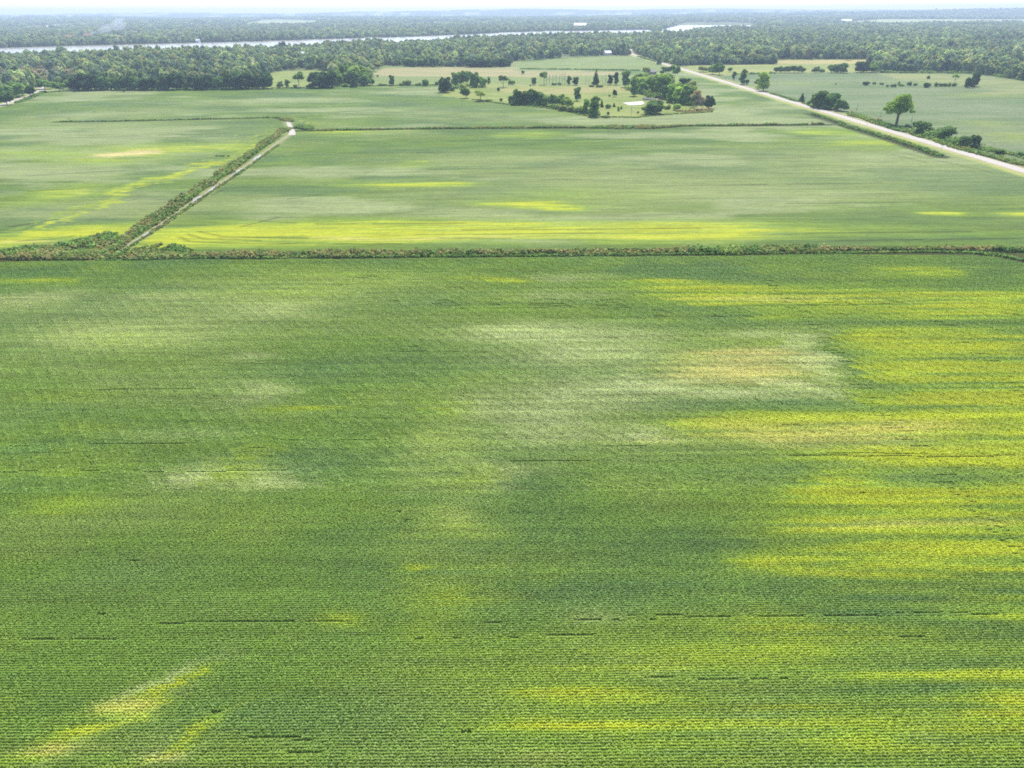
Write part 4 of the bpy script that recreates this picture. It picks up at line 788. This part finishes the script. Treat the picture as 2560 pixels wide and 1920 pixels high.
house(1345, 71, 24, 16, 8, 5, 'small white house beyond the river at the centre', roof=M_ROOFW)
house(2114, 57.5, 60, 30, 9, 7, 'long white barn at the left end of the far pale field', 'barn', 'barn', roof=M_ROOFW, rr=90)
FP = forest_points()
fx, fy, fsp = FP.T
greyz = np.maximum(inpoly(fx, fy, P2([(-60, 205), (40, 178), (150, 172), (215, 185), (190, 205), (100, 212), (0, 225)])), .8 * inpoly(fx, fy, P2([(2440, 150), (2500, 90), (2700, 88), (2900, 205), (2560, 195)]))).astype(float)
greyz = np.maximum(greyz, .6 * inpoly(fx, fy, P2([(270, 190), (300, 178), (400, 178), (410, 190)])))
isgrey = RNG.random(len(fx)) < greyz * .92
fh = RNG.choice([.65, .8, .95, 1.0, 1.3], len(fx)) * RNG.uniform(.82, 1.08, len(fx)) * (9.5 + 6 * fbm(fx / 120, fy / 160, 141, 3)); fh = np.where(isgrey, fh * .55, fh); fh *= np.where(fsp > 20, 1.15, 1)
nb = P2(RIV_NEAR[::-1]); fh *= 1 - .25 * sst(420, 60, dline(fx, fy, nb)) * (fy < np.interp(fx, nb[:, 0], nb[:, 1]) + 5) * (fbm(fx / 110, fy / 300, 171, 3) > .52)
fw = np.maximum(fh * RNG.uniform(.55, .85, len(fx)), fsp * .9) * np.where(fsp > 12, 1.05, 1)
fw = np.where(isgrey, fw * .8, fw)
pal = np.array([COL['mid'], COL['dark'], COL['mid'], COL['blue'], COL['olive'], COL['deep'], COL['light']])
tone = fbm(fx / 70, fy / 90, 151, 3)
pi = np.clip(RNG.integers(0, 7, len(fx)), 0, 6)
ftint = pal[pi] * (1.35 + 1.7 * tone)[:, None] * np.array((1.05, 1.0, 1.35)) * RNG.uniform(.8, 1.2, (len(fx), 1)); ftint = .72 * ftint + .28 * ftint.mean(1, keepdims=True) * np.array((1.08, 1.05, .95)); ftint[isgrey] = np.array(COL['grey']) * RNG.uniform(1.3, 2.2, (isgrey.sum(), 1))
order = np.argsort(np.hypot(fx, fy)); NEAR = order[~isgrey[order]][:N_EDGE] if 'N_EDGE' in globals() else order[:0]
rest = np.setdiff1d(np.arange(len(fx)), NEAR)
fprot = []
for kd, n_, sz in (('round', 330, .16), ('round', 330, .16), ('dense', 330, .16), ('dense', 330, .16), ('tall', 260, .17), ('round', 300, .17), ('shrub', 200, .2)):
    rr = random.Random(200 + len(fprot)); fprot.append(crown_mesh('forest_crown', rnd_lobes(kd, rr), n_, sz, M_FOREST))
fpick = np.where(isgrey, 6, RNG.integers(0, 6, len(fx)))
fz = terrain(fx, fy)
scatter('forest', np.stack([fx, fy, fz], 1)[rest], RNG.uniform(0, 6.28, len(rest)), np.stack([fw, fw, fh], 1)[rest], fpick[rest], ftint[rest], fprot)
print('forest', len(rest))
for i in NEAR:
    tree(float(fx[i]), float(fy[i]), float(fh[i]) * 1.05, float(fw[i]), ('round', 'dense', 'round', 'tall')[i % 4], ('mid', 'dark', 'light', 'olive')[(i // 4) % 4],
         'broadleaf tree in the front ranks of the wood left of the road' if fx[i] < 200 else 'broadleaf tree in the front ranks of the wood right of the road',
         'front trees of the left wood' if fx[i] < 200 else 'front trees of the right wood')
# concrete slab, rubble and drive of the farmstead
sheet('concrete_pad', P2([(1556, 257), (1606, 253), (1612, 258), (1604, 262), (1572, 263)]), .10, M_CONC)
strip_mesh('farm_lane', P2([(1178, 215.5), (1300, 214), (1450, 215), (1560, 216)]), 1.7, .05, M_DIRT, 2, jitter=.3)
strip_mesh('gravel_drive', P2([(1590, 229), (1615, 236), (1640, 246), (1655, 252)]), 2.2, .05, M_DIRT, 2, jitter=.3)
def rubble(px, py, label):
    p = at(px, py); root = link('rubble_heap', None, loc=p); tag(root, label, 'rubble heap'); m = MB(); rr = random.Random(9)
    for k in range(60):
        a, d = rr.uniform(0, 6.28), abs(rr.gauss(0, 2.6)); s = rr.uniform(.3, 1.0); z = max(0, 1.3 - d * .3) * rr.uniform(.2, 1)
        x, y = math.cos(a) * d * 1.7, math.sin(a) * d; c, si = math.cos(a * 3), math.sin(a * 3)
        b = [(x + c * u * s - si * v * s * .6, y + si * u * s + c * v * s * .6, z + (0 if t < 0 else s * .5) + rr.uniform(-.1, .1)) for t in (-1, 1) for u, v in ((-1, -1), (1, -1), (1, 1), (-1, 1))]
        m.add(b, [(0, 3, 2, 1), (4, 5, 6, 7), (0, 1, 5, 4), (1, 2, 6, 5), (2, 3, 7, 6), (3, 0, 4, 7)])
    link('debris', m.mesh('debris', M_GREY), root)
    b = MB().box(-5, 2, 1.5, 2.2, 0, 1.6); link('broken_wall', b.mesh('broken_wall', M_CONC), root)
scrub('farmstead_brush', P2([(1585, 222), (1610, 228), (1640, 236), (1662, 246)]), 12, 6.5, 5, GREENW[:3], .9, 22)
scrub('farmstead_brush', P2([(1585, 212), (1630, 214), (1670, 212)]), 8, 6.0, 3, GREENW, .9, 22)
scrub('farmstead_brush', P2([(1676, 254), (1700, 258), (1738, 264)]), 8, 6.5, 5, GREENW, .9, 22)
scrub('farmstead_brush', P2([(1282, 261), (1320, 262), (1360, 265), (1420, 274), (1490, 289)]), 4, 5.0, 3.5, GREENW[:3], .8, 20)
scrub('farmstead_brush', P2([(1106, 230), (1130, 222), (1160, 215), (1210, 217)]), 5, 4.0, 3, GREENW[:3], .8, 20)
rubble(1622, 250, 'grey heap of demolition rubble beside the concrete slab')
def post(px, py, label):
    p = at(px, py); root = link('marker_post', None, loc=p); tag(root, label, 'marker post', 'white marker posts beside the gravel road')
    link('pole', MB().tube([(0, 0, -.1), (0, 0, 2.6)], [.09, .09], 8).mesh('pole', M_WHITE), root)
    link('cap', MB().tube([(0, 0, 2.6), (0, 0, 2.75)], [.14, .05], 8).mesh('cap', M_WHITE), root)
post(2167, 316, 'thin white marker post at the near side of the road below the lone tree')
post(2353, 375, 'thin white marker post at the near side of the road further right')
def silo(px, py, h, r, label, cat, name):
    p = at(px, py); HOUSES.append((p.x, p.y, r * 3)); p.z = float(terrain(np.array([p.x]), np.array([p.y]))[0]); root = link(name, None, loc=p); tag(root, label, cat)
    link('body', MB().tube([(0, 0, 0), (0, 0, h)], [r, r], 16).mesh('body', M_WHITE), root)
    link('dome', MB().tube([(0, 0, h), (0, 0, h + r * .5), (0, 0, h + r * .8)], [r, r * .8, r * .2], 16).mesh('dome', M_ROOFW), root)

# smoke rising beyond the river
def smoke():
    t = NT('smoke_air'); v = t.n('ShaderNodeVolumePrincipled'); v.inputs['Color'].default_value = (.88, .92, 1, 1); v.inputs['Density'].default_value = .016; t.l(v.outputs[0], t.out.inputs['Volume'])
    b = at(225, 92); m = MB(); pts, rad = [], []
    for k in range(9):
        u = k / 8; pts.append((b.x + u * span(225, 92, 90), b.y - 20 * u, 2 + 40 * u ** .8)); rad.append(5 + 13 * u + 4 * math.sin(k * 2.1))
    m.tube(pts, rad, 12); m.f.append(tuple(range(11, -1, -1)))
    tag(link('smoke', m.mesh('smoke', t.m)), kind='stuff')
smoke()
# ------------------------------------------------------------------ haze
hm = NT('haze_air'); hv = hm.n('ShaderNodeVolumePrincipled'); hv.inputs['Color'].default_value = (.66, .80, 1.0, 1); hv.inputs['Density'].default_value = 1.25e-4
hm.l(hv.outputs[0], hm.out.inputs['Volume'])
mb = MB().box(-13500, 13500, -600, 14500, -2.0, float(ZZ.max()) + 26.0)
hz = link('haze', mb.mesh('haze', hm.m)); tag(hz, kind='stuff')
